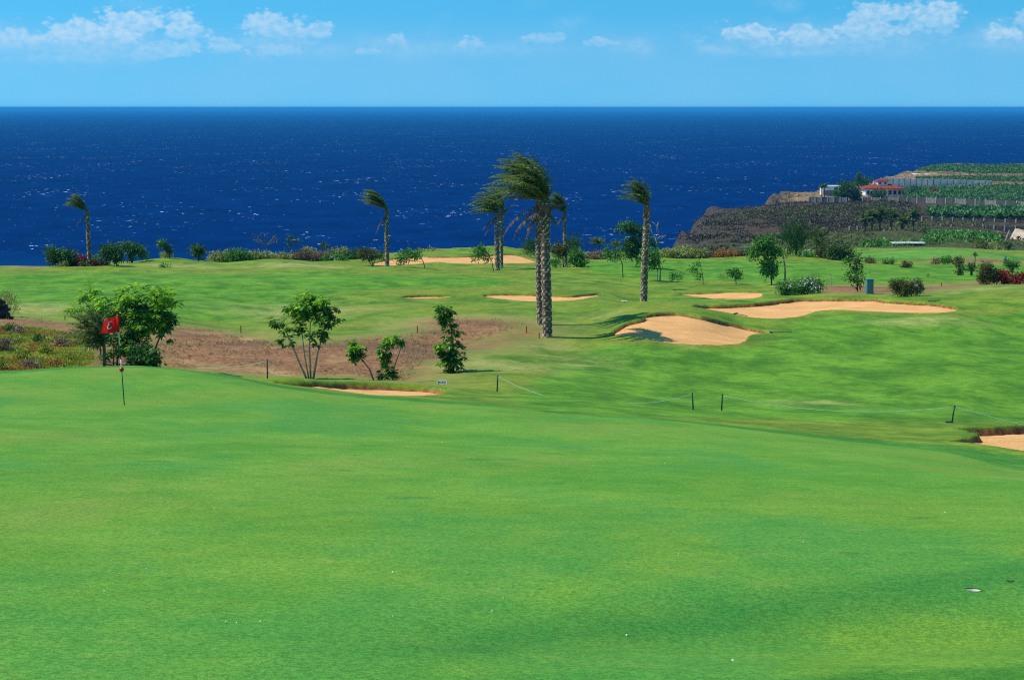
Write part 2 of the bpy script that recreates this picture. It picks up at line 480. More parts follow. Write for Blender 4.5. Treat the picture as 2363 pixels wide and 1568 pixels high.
REG_GREEN = np.array([(-60, 52), (-25, 60)] + hits([(0, 862), (150, 851), (300, 848), (400, 852), (470, 863), (560, 876), (640, 893), (800, 914), (1000, 929), (1200, 945), (1400, 962), (1600, 976), (1800, 1000), (2000, 1022), (2180, 1042), (2363, 1085)], 20, 62) +
                     [(18, 26), (12, 16), (5.5, 10.2), (1.8, 9.25), (1.3, 8.6), (0.8, 7), (0.3, 2), (-6, 2), (-60, 10)])
REG_SOIL = [region([(362, 775), (400, 756), (500, 764), (600, 787), (700, 797), (830, 782), (960, 770), (1000, 738), (1070, 735), (1200, 744), (1190, 757), (1130, 777), (1085, 795), (1050, 818), (985, 838), (935, 878), (800, 866), (600, 862), (450, 850), (360, 842)], 70, 118),
            region([(-80, 728), (120, 742), (215, 760), (330, 790), (365, 800), (365, 842), (205, 842), (215, 795), (120, 758), (-80, 742)], 70, 112),
            region([(1885, 661), (1990, 660), (2100, 664), (2200, 656), (2320, 650), (2420, 651), (2420, 655), (2300, 655), (2200, 662), (2110, 674), (1990, 675), (1895, 673)], 120, 190),
            region([(1080, 800), (1180, 772), (1245, 757), (1240, 764), (1180, 785), (1110, 806)], 80, 118),
            region([(2170, 600), (2270, 598), (2340, 602), (2350, 606), (2250, 605), (2170, 604)], 190, 300),
            region([(60, 616), (110, 608), (135, 609), (120, 613), (70, 618)], 150, 230)]
REG_ICE = region([(-200, 745), (0, 752), (120, 762), (200, 785), (215, 800), (205, 842), (100, 852), (0, 862), (-200, 880)], 66, 110)
REG_FAIR = [region([(1180, 945), (1260, 860), (1340, 815), (1450, 796), (1620, 806), (1780, 790), (1830, 745), (2000, 727), (2230, 732), (2600, 722), (2600, 1010), (2363, 972), (1900, 968), (1500, 962), (1300, 955)], 40, 140),
            region([(-300, 640), (200, 632), (500, 633), (900, 632), (1170, 645), (1120, 662), (900, 665), (700, 690), (600, 735), (400, 735), (250, 715), (-300, 690)], 90, 200),
            region([(1330, 606), (1700, 602), (2000, 612), (2300, 612), (2500, 620), (2300, 645), (2000, 652), (1700, 650), (1450, 640)], 150, 290)]
FARGREEN = region([(1960, 588), (2080, 578), (2200, 577), (2290, 586), (2335, 600), (2230, 598), (2100, 596), (2000, 594)], 220, 330)
DRYS = [((1885, 930), 95, 16), ((1180, 845), 120, 18), ((1250, 800), 60, 14), ((90, 712), 120, 18), ((2270, 665), 110, 8), ((1080, 745), 150, 16), ((2130, 740), 130, 9),
        ((420, 612), 110, 9), ((700, 612), 120, 8), ((1100, 838), 60, 10), ((1560, 755), 25, 25), ((1390, 727), 60, 8), ((700, 720), 160, 24), ((1340, 835), 90, 25)]
dry_pts = [(hit(c[0], c[1]), ru, rv) for c, ru, rv in DRYS]


REG_DARK_SWATH = [region([(820, 1500), (1100, 1440), (1500, 1400), (1900, 1350), (2363, 1290), (2700, 1262), (2700, 1330), (2363, 1362), (2100, 1418), (1800, 1462), (1450, 1488), (1000, 1518)], 8, 14)]
CUP = hit(2245, 1360, 9, 14)


def sheet_axes():
    du = 4.0
    us = np.concatenate([np.arange(-1400, -240, 24), np.arange(-240, 2600, du), np.arange(2600, 3800, 24)])
    aa = (us - CX) / F / 0.995
    dd = np.concatenate([np.arange(-8, 8, 1.0), np.arange(8, CUP[1] - 0.09, 0.30), np.arange(CUP[1] - 0.09, CUP[1] + 0.09, 0.008), np.arange(CUP[1] + 0.09, 30, 0.30), np.arange(30, 47, 0.22), np.arange(47, 62, 0.14), np.arange(62, 82, 0.3), np.arange(82, 142, 0.24), np.arange(142, 200, 0.7), np.arange(200, 246, 0.4), np.arange(246, 301, 1.2)])
    return aa, dd


def build_ground(mat):
    aa, dd = sheet_axes()
    A, D = np.meshgrid(aa, dd)
    X = np.where(D > 8, A * D, A * (8 + 0.0 * D))
    shp = A.shape
    x, y = X.ravel(), D.ravel()
    z = gh(x, y)
    sand = np.full(x.shape, -3.0)
    cut = np.zeros(x.shape)
    for poly, b in zip(bunk_polys, BUNK):
        lo, hi = poly.min(0) - 3, poly.max(0) + 3
        k = np.where((x > lo[0]) & (x < hi[0]) & (y > lo[1]) & (y < hi[1]))[0]
        wob = 0.16 * fbm(x[k] / 0.9, y[k] / 0.9, 3, 55)
        s = poly_sdf(x[k], y[k], poly) + wob
        sand[k] = np.maximum(sand[k], s)
        w = 0.30 if y[k].mean() < 150 else 0.5
        c = np.clip((s + 0.02) / w, 0, 1) * (b[2] + 0.4)
        # turf built up along the far edge
        bx = np.linspace(lo[0], hi[0], 40)
        mid = np.interp(x[k], bx, [np.mean(poly[np.argsort(np.abs(poly[:, 0] - q))[:6], 1]) for q in bx])
        lip = b[6] * np.exp(-((s + 0.3) / 0.5) ** 2) * np.clip((y[k] - mid) / 1.0 + 0.3, 0, 1)
        z[k] += lip
        cut[k] = np.maximum(cut[k], c)
    z = z - cut

    def sm(reg, scale=1.0):
        lo, hi = reg.min(0) - 14, reg.max(0) + 14
        k = np.where((x > lo[0]) & (x < hi[0]) & (y > lo[1]) & (y < hi[1]))[0]
        o = np.full(x.shape, -14.0)
        o[k] = poly_sdf(x[k], y[k], reg)
        return o
    green = np.maximum(sm(REG_GREEN), sm(FARGREEN))
    soil = np.max([sm(r) for r in REG_SOIL], axis=0)
    ice = sm(REG_ICE)
    fair = np.max([sm(r) for r in REG_FAIR], axis=0)
    dark_swath = np.max([sm(r_) for r_ in REG_DARK_SWATH], axis=0)
    dry = np.zeros(x.shape)
    for (cx_, cy_), ru, rv in dry_pts:
        rx = ru * cy_ / F
        sl = max(0.05, (H - ground(cx_, cy_)) / cy_)
        ry = max(rv * cy_ / F / sl, 1.0)
        dry = np.maximum(dry, np.exp(-((x - cx_) / rx) ** 2 - ((y - cy_) / ry) ** 2))
    n0, n1 = shp
    idx = np.arange(n0 * n1).reshape(shp)
    faces = np.stack([idx[:-1, :-1], idx[:-1, 1:], idx[1:, 1:], idx[1:, :-1]], -1).reshape(-1, 4)
    fc = np.stack([x[faces].mean(1), y[faces].mean(1)], 1)
    faces = faces[np.hypot(fc[:, 0] - CUP[0], fc[:, 1] - CUP[1]) > 0.058]
    o = mesh_obj('ground', np.stack([x, y, z], 1), faces, mat, smooth=True,
                 attrs={'sand': sand, 'green': np.clip(green, -14, 14), 'soil': np.clip(soil, -14, 14), 'ice': np.clip(ice, -14, 14), 'fair': np.clip(fair, -14, 14), 'dry': dry, 'dark_swath': dark_swath})
    tag(o, 'mown grass of the golf course sloping down to the sea', kind='structure')
    return o


def grass_mat():
    m = bpy.data.materials.new('turf')
    m.use_nodes = True
    t = NT(m.node_tree)
    out = t.n('ShaderNodeOutputMaterial')
    P = t.n('ShaderNodeNewGeometry').outputs['Position']
    nb = t.noise(P, 0.09, 3.0, 0.55)
    Pst = t.scalevec(P, (0.85, 0.48, 1.0))
    nm = t.noise(Pst, 0.55, 4.0, 0.62, 0.3)
    ns = t.noise(P, 3.2, 3.0, 0.6)
    nf = t.noise(P, 26.0, 2.0, 0.7)
    nff = t.noise(P, 95.0, 1.0, 0.7)
    # three kinds of turf
    rough = t.mix(t.ss(nm, 0.32, 0.68), (0.073, 0.165, 0.010), (0.186, 0.287, 0.022))
    rough = t.mix(t.ss(nb, 0.42, 0.66, 0.0, 0.55), rough, (0.224, 0.245, 0.025))
    fair = t.mix(t.ss(nm, 0.30, 0.70), (0.054, 0.170, 0.008), (0.138, 0.312, 0.019))
    grn = t.mix(t.ss(nm, 0.30, 0.70), (0.088, 0.254, 0.020), (0.143, 0.317, 0.032))
    grn = t.mix(t.ss(nb, 0.42, 0.68, 0.0, 0.45), grn, (0.167, 0.290, 0.027))
    nh = t.noise(t.scalevec(P, (1.0, 0.42, 1.0)), 0.30, 3.0, 0.55)
    grn = t.mix(t.ss(nh, 0.50, 0.66, 0.0, 0.8), grn, (0.074, 0.260, 0.036))
    grn = t.mix(t.ss(nh, 0.48, 0.34, 0.0, 0.6), grn, (0.185, 0.285, 0.040))
    e_g = t.m('ADD', t.attr('green'), t.m('MULTIPLY', t.m('SUBTRACT', ns, 0.5), 0.5))
    e_f = t.m('ADD', t.attr('fair'), t.m('MULTIPLY', t.m('SUBTRACT', nm, 0.5), 2.5))
    col = t.mix(t.ss(e_f, -0.5, 0.6), rough, fair)
    # the fringe cut round the green is denser and darker than the green
    fr = t.mix(t.ss(nm, 0.3, 0.7), (0.045, 0.190, 0.016), (0.085, 0.245, 0.026))
    col = t.mix(t.m('MULTIPLY', t.ss(e_g, -3.2, -1.6), t.ss(t.attr('fair'), 1.0, -1.0)), col, fr)
    col = t.mix(t.ss(e_g, -0.25, 0.25), col, grn)
    # dry and worn grass
    dr = t.m('MULTIPLY', t.attr('dry'), t.ss(nm, 0.25, 0.65))
    col = t.mix(t.m('MULTIPLY', dr, 0.75), col, (0.42, 0.37, 0.13))
    worn = t.m('MULTIPLY', t.ss(ns, 0.56, 0.74), t.ss(nm, 0.45, 0.7))
    col = t.mix(t.m('MULTIPLY', worn, 0.33), col, (0.36, 0.36, 0.12))
    # swath across the near right of the green, mixed towards darker green
    e_l = t.m('ADD', t.attr('dark_swath'), t.m('MULTIPLY', t.m('SUBTRACT', nm, 0.5), 0.9))
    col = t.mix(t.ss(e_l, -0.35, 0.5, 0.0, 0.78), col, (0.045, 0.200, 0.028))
    # tufts and clumps
    ng = t.noise(t.scalevec(P, (0.8, 0.8, 1.0)), 2.4, 4.0, 0.75)
    col = t.n('ShaderNodeHueSaturation', {'Value': t.m('ADD', 1.0, t.m('MULTIPLY', t.ss(ng, 0.25, 0.75, -0.24, 0.24), t.ss(e_g, 0.6, -0.4, 0.30, 1.0))), 'Hue': t.ss(ng, 0.25, 0.75, 0.512, 0.488), 'Color': col}).outputs[0]
    # dark damp spots and fine blade grain
    spot = t.ss(t.noise(P, 1.15, 2.0, 0.5), 0.69, 0.76)
    col = t.mix(t.m('MULTIPLY', spot, 0.45), col, (0.035, 0.16, 0.03))
    grain = t.m('ADD', t.m('MULTIPLY', t.ss(nf, 0.25, 0.75), 0.5), t.m('MULTIPLY', t.ss(nff, 0.25, 0.75), 0.5))
    val = t.ss(grain, 0.15, 0.85, 0.66, 1.34)
    hs = t.n('ShaderNodeHueSaturation', {'Value': val, 'Color': col})
    col = hs.outputs[0]
    # bare earth with dead stalks
    sl = t.mix(t.ss(ns, 0.3, 0.7), (0.175, 0.076, 0.032), (0.36, 0.178, 0.076))
    sl = t.mix(t.ss(nm, 0.5, 0.75), sl, (0.42, 0.27, 0.11))
    sl = t.mix(t.ss(nf, 0.60, 0.72), sl, (0.52, 0.38, 0.19))
    sl = t.mix(t.ss(t.noise(P, 1.4, 3.0, 0.6), 0.56, 0.70, 0.0, 0.65), sl, (0.16, 0.13, 0.05))
    sl = t.mix(t.ss(t.noise(P, 0.16, 3.0, 0.6), 0.48, 0.64, 0.0, 0.6), sl, (0.115, 0.066, 0.040))
    e_s = t.m('ADD', t.attr('soil'), t.m('ADD', t.m('MULTIPLY', t.m('SUBTRACT', nm, 0.5), 5.0), t.m('MULTIPLY', t.m('SUBTRACT', ns, 0.5), 3.0)))
    col = t.mix(t.ss(e_s, -4.5, 0.0, 0.0, 0.55), col, (0.27, 0.235, 0.075))
    col = t.mix(t.ss(e_s, -1.6, 1.6), col, sl)
    # bank under the succulents
    ic = t.mix(t.ss(ns, 0.35, 0.65), (0.10, 0.13, 0.03), (0.30, 0.19, 0.05))
    col = t.mix(t.ss(t.attr('ice'), -0.6, 0.6), col, ic)
    # cut face of a bunker edge
    sdf = t.attr('sand')
    lipc = t.mix(t.ss(ns, 0.35, 0.65), (0.15, 0.062, 0.025), (0.34, 0.15, 0.055))
    col = t.mix(t.ss(t.m('ADD', sdf, t.m('MULTIPLY', t.m('SUBTRACT', nf, 0.5), 0.12)), -0.03, 0.05), col, lipc)
    b = t.n('ShaderNodeBsdfPrincipled', {'Base Color': col, 'Roughness': 0.85, 'Specular IOR Level': 0.12})
    hgt = t.m('ADD', t.m('MULTIPLY', nf, 0.012), t.m('ADD', t.m('MULTIPLY', nff, 0.006), t.m('MULTIPLY', ns, 0.035)))
    bp = t.n('ShaderNodeBump', {'Height': hgt, 'Strength': 0.55, 'Distance': 1.0})
    t.set(b, 'Normal', bp.outputs[0])
    t.set(out, 'Surface', b.outputs[0])
    return m


def sand_mat():
    m = bpy.data.materials.new('bunker_sand')
    m.use_nodes = True
    t = NT(m.node_tree)
    out = t.n('ShaderNodeOutputMaterial')
    P = t.n('ShaderNodeNewGeometry').outputs['Position']
    n1 = t.noise(t.scalevec(P, (0.5, 1, 1)), 0.9, 5.0, 0.6, 0.8)
    n2 = t.noise(P, 9.0, 4.0, 0.65)
    n3 = t.noise(P, 60.0, 2.0, 0.6)
    col = t.mix(t.ss(n1, 0.3, 0.7), (0.64, 0.315, 0.105), (0.80, 0.435, 0.170))
    col = t.mix(t.ss(n2, 0.45, 0.75, 0, 0.6), col, (0.86, 0.54, 0.24))
    col = t.mix(t.ss(n2, 0.42, 0.25, 0, 0.45), col, (0.44, 0.23, 0.085))
    # rake lines
    wv = t.n('ShaderNodeTexWave', {'Vector': P, 'Scale': 1.6, 'Distortion': 9.0, 'Detail': 2.0, 'Detail Scale': 0.25}, wave_type='RINGS').outputs[1]
    hgt = t.m('ADD', t.m('MULTIPLY', wv, 0.02), t.m('ADD', t.m('MULTIPLY', n2, 0.04), t.m('MULTIPLY', n3, 0.008)))
    bp = t.n('ShaderNodeBump', {'Height': hgt, 'Strength': 0.8, 'Distance': 1.0})
    b = t.n('ShaderNodeBsdfPrincipled', {'Base Color': col, 'Roughness': 0.95, 'Specular IOR Level': 0.1, 'Normal': bp.outputs[0]})
    t.set(out, 'Surface', b.outputs[0])
    return m


def build_bunkers():
    sm = sand_mat()
    for poly, b in zip(bunk_polys, BUNK):
        lo, hi = poly.min(0) - 0.6, poly.max(0) + 0.6
        st = 0.22 if hi[1] < 80 else 0.35 if hi[1] < 160 else 0.6
        xs = np.arange(lo[0], hi[0] + st, st); ys = np.arange(lo[1], hi[1] + st, st)
        X, Y = np.meshgrid(xs, ys)
        x, y = X.ravel(), Y.ravel()
        s = poly_sdf(x, y, poly)
        bx = np.linspace(lo[0], hi[0], 40)
        near_ = [poly[np.argsort(np.abs(poly[:, 0] - q_))[:6], 1] for q_ in bx]
        mid = np.interp(x, bx, [n_.mean() for n_ in near_]); hal = np.interp(x, bx, [max(n_.max() - n_.min(), 0.6) / 2 for n_ in near_])
        z = gh(x, y) - b[2] - b[7] * np.clip((y - mid) / hal, 0, 1) - 0.05 * np.clip(s / 1.5, 0, 1) + 0.05 * fbm(x / 1.1, y / 1.1, 3, 77)
        idx = np.arange(len(x)).reshape(X.shape)
        q = np.stack([idx[:-1, :-1], idx[:-1, 1:], idx[1:, 1:], idx[1:, :-1]], -1).reshape(-1, 4)
        keep = s[q].max(1) > -0.12
        q = q[keep]
        used = np.unique(q)
        mp = np.full(len(x), -1); mp[used] = np.arange(len(used))
        o = mesh_obj('bunker_sand', np.stack([x, y, z], 1)[used], mp[q], sm, smooth=True)
        tag(o, b[5], kind='structure')


def build_headland():
    xs = np.arange(10, 520, 2.0); ys = np.arange(293, 1135, 2.2)
    X, Y = np.meshgrid(xs, ys)
    x, y = X.ravel(), Y.ravel()
    s = poly_sdf(x, y, COAST)
    z = gh(x, y)
    edge = np.exp(-np.clip(s, 0, 60) / 22) * np.clip((s + 8) / 8, 0, 1)
    z = z + edge * (3.2 + 2.2 * (y > 690)) * fbm(x / 9, y / 9, 4, 61) + 1.3 * fbm(x / 11, y / 8, 4, 64) * (y > 690) * np.clip((60 - s) / 30, 0, 1) * np.clip((s + 6) / 8, 0, 1) + 1.1 * fbm(x / 10, y / 12, 4, 62) * np.clip((y - 300) / 40, 0, 1) * (y < 720)
    z = z - 0.12
    # ledge of the upper headland
    idx = np.arange(len(x)).reshape(X.shape)
    q = np.stack([idx[:-1, :-1], idx[:-1, 1:], idx[1:, 1:], idx[1:, :-1]], -1).reshape(-1, 4)
    keep = z[q].max(1) > -2
    q = q[keep]
    used = np.unique(q)
    mp = np.full(len(x), -1); mp[used] = np.arange(len(used))
    pale = np.clip((y - 690) / 15, 0, 1)
    o = mesh_obj('headland', np.stack([x, y, z], 1)[used], mp[q], rock_mat(), smooth=True, attrs={'pale': pale[used], 'rim': np.clip(s, -20, 60)[used], 'veg': np.clip((430 - y) / 70, 0, 1)[used]})
    tag(o, 'dark rocky headland reaching out into the sea on the right', kind='structure')


def rock_mat():
    m = bpy.data.materials.new('headland_rock')
    m.use_nodes = True
    t = NT(m.node_tree)
    out = t.n('ShaderNodeOutputMaterial')
    g = t.n('ShaderNodeNewGeometry')
    P = g.outputs['Position']
    n1 = t.noise(P, 0.05, 5.0, 0.6)
    n2 = t.noise(P, 0.35, 5.0, 0.65)
    n3 = t.noise(P, 1.6, 4.0, 0.7)
    dark = t.mix(t.ss(n2, 0.3, 0.7), (0.042, 0.034, 0.020), (0.120, 0.086, 0.050))
    dark = t.mix(t.ss(n1, 0.48, 0.66, 0, 0.7), dark, (0.060, 0.075, 0.030))
    n4 = t.noise(P, 0.022, 4.0, 0.65)
    dark = t.mix(t.ss(n4, 0.50, 0.62, 0, 0.8), dark, (0.115, 0.066, 0.042))
    dark = t.mix(t.ss(t.noise(P, 0.11, 4.0, 0.7), 0.60, 0.70, 0, 0.8), dark, (0.21, 0.18, 0.155))
    dark = t.mix(t.ss(n3, 0.62, 0.78), dark, (0.22, 0.18, 0.14))
    pale = t.mix(t.ss(n2, 0.32, 0.68), (0.17, 0.12, 0.07), (0.50, 0.32, 0.17))
    pale = t.mix(t.ss(n1, 0.5, 0.62, 0, 0.6), pale, (0.20, 0.20, 0.09))
    col = t.mix(t.ss(t.m('ADD', t.attr('pale'), t.m('MULTIPLY', t.m('SUBTRACT', n2, 0.5), 0.6)), 0.35, 0.65), dark, pale)
    col = t.mix(t.m('MULTIPLY', t.attr('veg'), t.ss(n2, 0.25, 0.6)), col, (0.10, 0.13, 0.035))
    nz = t.n('ShaderNodeSeparateXYZ', {0: g.outputs['Normal']}).outputs[2]
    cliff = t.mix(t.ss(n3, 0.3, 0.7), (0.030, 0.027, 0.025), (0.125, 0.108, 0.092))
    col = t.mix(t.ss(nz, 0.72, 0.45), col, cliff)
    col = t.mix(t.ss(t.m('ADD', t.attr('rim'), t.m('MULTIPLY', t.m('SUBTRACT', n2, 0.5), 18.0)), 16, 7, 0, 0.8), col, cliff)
    hgt = t.m('ADD', t.m('MULTIPLY', n2, 1.6), t.m('MULTIPLY', n3, 0.7))
    bp = t.n('ShaderNodeBump', {'Height': hgt, 'Strength': 1.0, 'Distance': 1.0})
    b = t.n('ShaderNodeBsdfPrincipled', {'Base Color': col, 'Roughness': 0.95, 'Specular IOR Level': 0.1, 'Normal': bp.outputs[0]})
    t.set(out, 'Surface', b.outputs[0])
    return m


def build_sea():
    S = 120000.0
    o = mesh_obj('sea', [(-S, -2000, 0), (S, -2000, 0), (S, S, 0), (-S, S, 0)], [(0, 1, 2, 3)], sea_mat())
    tag(o, 'deep blue sea with scattered whitecaps out to the horizon', kind='structure')


def sea_mat():
    m = bpy.data.materials.new('sea_water')
    m.use_nodes = True
    t = NT(m.node_tree)
    out = t.n('ShaderNodeOutputMaterial')
    P = t.n('ShaderNodeNewGeometry').outputs['Position']
    nb = t.noise(t.scalevec(P, (0.6, 1, 1)), 0.0016, 3.0, 0.5)
    nw = t.noise(t.scalevec(P, (1, 0.55, 1)), 0.045, 5.0, 0.62)
    ns = t.noise(t.scalevec(P, (1, 0.4, 1)), 0.22, 3.0, 0.6)
    col = t.mix(t.ss(nb, 0.3, 0.7), (0.0005, 0.011, 0.074), (0.0008, 0.015, 0.094))
    col = t.mix(t.ss(nw, 0.42, 0.68, 0, 0.5), col, (0.0014, 0.026, 0.135))
    col = t.mix(t.ss(nw, 0.46, 0.30, 0, 0.65), col, (0.0004, 0.007, 0.052))
    # shallower water close under the shore is greener
    yy = t.n('ShaderNodeSeparateXYZ', {0: P}).outputs[1]
    sh = t.m('ADD', yy, t.m('MULTIPLY', nw, 60.0))
    col = t.mix(t.ss(sh, 760, 640, 0, 0.75), col, (0.0015, 0.040, 0.14))
    # whitecaps
    n1 = t.noise(t.scalevec(P, (0.8, 0.5, 1)), 0.25, 4.0, 0.68)
    n2 = t.noise(t.scalevec(P, (1, 0.5, 1)), 0.014, 3.0, 0.6)
    th = t.ss(n2, 0.30, 0.70, 0.735, 0.625)
    foam = t.ss(t.m('SUBTRACT', n1, th), 0.0, 0.03)
    foam = t.m('MULTIPLY', foam, t.ss(ns, 0.28, 0.5))
    faint = t.ss(t.m('SUBTRACT', n1, th), -0.07, 0.03, 0.0, 0.30)
    far = t.ss(yy, 20000, 5000)
    foam = t.m('MULTIPLY', foam, far)
    col = t.mix(faint, col, (0.03, 0.14, 0.36))
    col = t.mix(foam, col, (0.80, 0.86, 0.92))
    hgt = t.m('ADD', t.m('MULTIPLY', nw, 2.2), t.m('MULTIPLY', ns, 0.5))
    bp = t.n('ShaderNodeBump', {'Height': hgt, 'Strength': 0.45, 'Distance': 1.0})
    df = t.n('ShaderNodeBsdfDiffuse', {'Color': col, 'Normal': bp.outputs[0]})
    gl = t.n('ShaderNodeBsdfGlossy', {'Color': (0.10, 0.55, 1.0, 1), 'Roughness': 0.30, 'Normal': bp.outputs[0]})
    t.set(out, 'Surface', t.n('ShaderNodeMixShader', {0: t.m('MULTIPLY', t.m('SUBTRACT', 1.0, foam), 0.05), 1: df.outputs[0], 2: gl.outputs[0]}).outputs[0])
    return m


def build_haze():
    S = 130000.0
    zb, zt = -8.0, H + 4.0
    v = [(x, y, z) for z in (zb, zt) for x, y in ((-S, -2500), (S, -2500), (S, S), (-S, S))]
    f = [(3, 2, 1, 0), (4, 5, 6, 7), (0, 1, 5, 4), (1, 2, 6, 5), (2, 3, 7, 6), (3, 0, 4, 7)]
    m = bpy.data.materials.new('sea_air')
    m.use_nodes = True
    t = NT(m.node_tree)
    out = t.n('ShaderNodeOutputMaterial')
    pv = t.n('ShaderNodeVolumePrincipled', {'Color': (0.06, 0.47, 1.0, 1), 'Density': 7.5e-5, 'Anisotropy': 0.0})
    t.set(out, 'Volume', pv.outputs[0])
    o = mesh_obj('haze', v, f, m)
    tag(o, 'thin blue sea air that pales the far water', kind='stuff')


build_sea()
TURF = grass_mat()
build_ground(TURF)
build_bunkers()
build_headland()
build_haze()
# ------------------------------------------------------------------ foliage
def leaf_mat(name, dark, lite, transl=0.26, rough=0.5, spec=0.35):
    m = bpy.data.materials.new(name)
    m.use_nodes = True
    t = NT(m.node_tree)
    out = t.n('ShaderNodeOutputMaterial')
    tint = t.attr('tint')
    col = t.mix(tint, dark, lite)
    b = t.n('ShaderNodeBsdfPrincipled', {'Base Color': col, 'Roughness': rough, 'Specular IOR Level': spec})
    tr = t.n('ShaderNodeBsdfTranslucent', {'Color': t.mix(tint, tuple(c * 1.3 for c in dark), tuple(min(1, c * 1.35) for c in lite))})
    t.set(out, 'Surface', t.n('ShaderNodeMixShader', {0: transl, 1: b.outputs[0], 2: tr.outputs[0]}).outputs[0])
    return m


LM = {
    'broad': leaf_mat('broad_leaf', (0.020, 0.078, 0.010), (0.22, 0.50, 0.05)),
    'bright': leaf_mat('bright_leaf', (0.10, 0.28, 0.016), (0.42, 0.70, 0.055), 0.5),  # bright lime; also stands in for sunlight on darker crowns
    'dark': leaf_mat('dark_leaf', (0.010, 0.040, 0.007), (0.100, 0.260, 0.032)),
    'mid': leaf_mat('tree_leaf', (0.018, 0.075, 0.009), (0.19, 0.48, 0.05)),
    'olive': leaf_mat('olive_leaf', (0.030, 0.045, 0.009), (0.24, 0.25, 0.045)),
    'yellow': leaf_mat('scrub_leaf', (0.12, 0.17, 0.03), (0.55, 0.58, 0.17)),
    'brown': leaf_mat('dry_leaf', (0.13, 0.085, 0.045), (0.44, 0.33, 0.20), 0.2),
    'red': leaf_mat('red_leaf', (0.09, 0.010, 0.008), (0.48, 0.045, 0.028)),
    'palm': leaf_mat('palm_leaf', (0.045, 0.085, 0.014), (0.20, 0.29, 0.06), 0.3, 0.4),
    'dead': leaf_mat('dead_frond', (0.10, 0.055, 0.03), (0.34, 0.22, 0.13), 0.15),
    'banana': leaf_mat('banana_leaf', (0.008, 0.045, 0.010), (0.12, 0.34, 0.085), 0.3),
    'scrub': leaf_mat('dark_scrub_leaf', (0.026, 0.024, 0.010), (0.13, 0.105, 0.045), 0.1),
    'grass': leaf_mat('grass_blade', (0.075, 0.20, 0.02), (0.22, 0.36, 0.06), 0.3),
    'straw': leaf_mat('straw_blade', (0.20, 0.10, 0.05), (0.52, 0.35, 0.18), 0.2),
    'ice': leaf_mat('succulent_leaf', (0.14, 0.22, 0.018), (0.52, 0.52, 0.06), 0.3),
    'rust': leaf_mat('rusty_succulent_leaf', (0.22, 0.10, 0.016), (0.58, 0.30, 0.06), 0.3),
    'white': leaf_mat('white_petal', (0.62, 0.64, 0.58), (0.85, 0.86, 0.80), 0.25),
}
BARK = material('bark', (0.20, 0.165, 0.125), 0.9, 0.1, (6.0, 0.45), 0.02)
BARK_DK = material('dark_bark', (0.075, 0.058, 0.045), 0.9, 0.1, (6.0, 0.45), 0.02)
BARK_PALE = material('pale_bark', (0.36, 0.32, 0.26), 0.9, 0.1, (6.0, 0.35), 0.02)


def unit(v):
    return v / (np.linalg.norm(v, axis=-1, keepdims=True) + 1e-9)


def leaves(pos, dirs, nrm, length, width, tint):
    """rhombic folded leaves; returns verts, faces, tint per face"""
    d = unit(dirs)
    s = unit(np.cross(d, nrm))
    n = np.cross(s, d)
    L = np.asarray(length)[:, None] * np.ones((len(pos), 1)); W = np.asarray(width)[:, None] * np.ones((len(pos), 1))
    p0 = pos
    mid = pos + d * L * 0.45 - n * W * 0.25
    p1 = mid + s * W * 0.5 + n * W * 0.35
    p3 = mid - s * W * 0.5 + n * W * 0.35
    p2 = pos + d * L - n * L * 0.10
    V = np.stack([p0, p1, p2, p3], 1).reshape(-1, 3)
    b = np.arange(len(pos))[:, None] * 4
    Fc = np.concatenate([b + np.array([[0, 1, 2]]), b + np.array([[0, 2, 3]])], 1).reshape(-1, 3)
    return V, Fc, np.repeat(tint, 2)


def tube(pts, radii, sides=7):
    pts = np.array(pts, float)
    V, Fc = [], []
    n = len(pts)
    for i in range(n):
        t = pts[min(i + 1, n - 1)] - pts[max(i - 1, 0)]
        t = t / (np.linalg.norm(t) + 1e-9)
        a = np.cross(t, [0.3, 0.9, 0.1]); a /= np.linalg.norm(a) + 1e-9
        b = np.cross(t, a)
        for k in range(sides):
            an = 2 * math.pi * k / sides
            V.append(pts[i] + radii[i] * (math.cos(an) * a + math.sin(an) * b))
    for i in range(n - 1):
        for k in range(sides):
            k2 = (k + 1) % sides
            Fc.append((i * sides + k, i * sides + k2, (i + 1) * sides + k2, (i + 1) * sides + k))
    Fc.append(tuple(range(sides - 1, -1, -1)))
    Fc.append(tuple(range((n - 1) * sides, n * sides)))
    return V, Fc


def tubes_obj(name, chains, mat, parent, base, sides=7):
    V, Fc = [], []
    for pts, rad in chains:
        v, f = tube(pts, rad, sides)
        o = len(V)
        V += v
        Fc += [tuple(i + o for i in q) for q in f]
    return mesh_obj(name, np.array(V) - np.array(base), Fc, mat, parent, smooth=True)


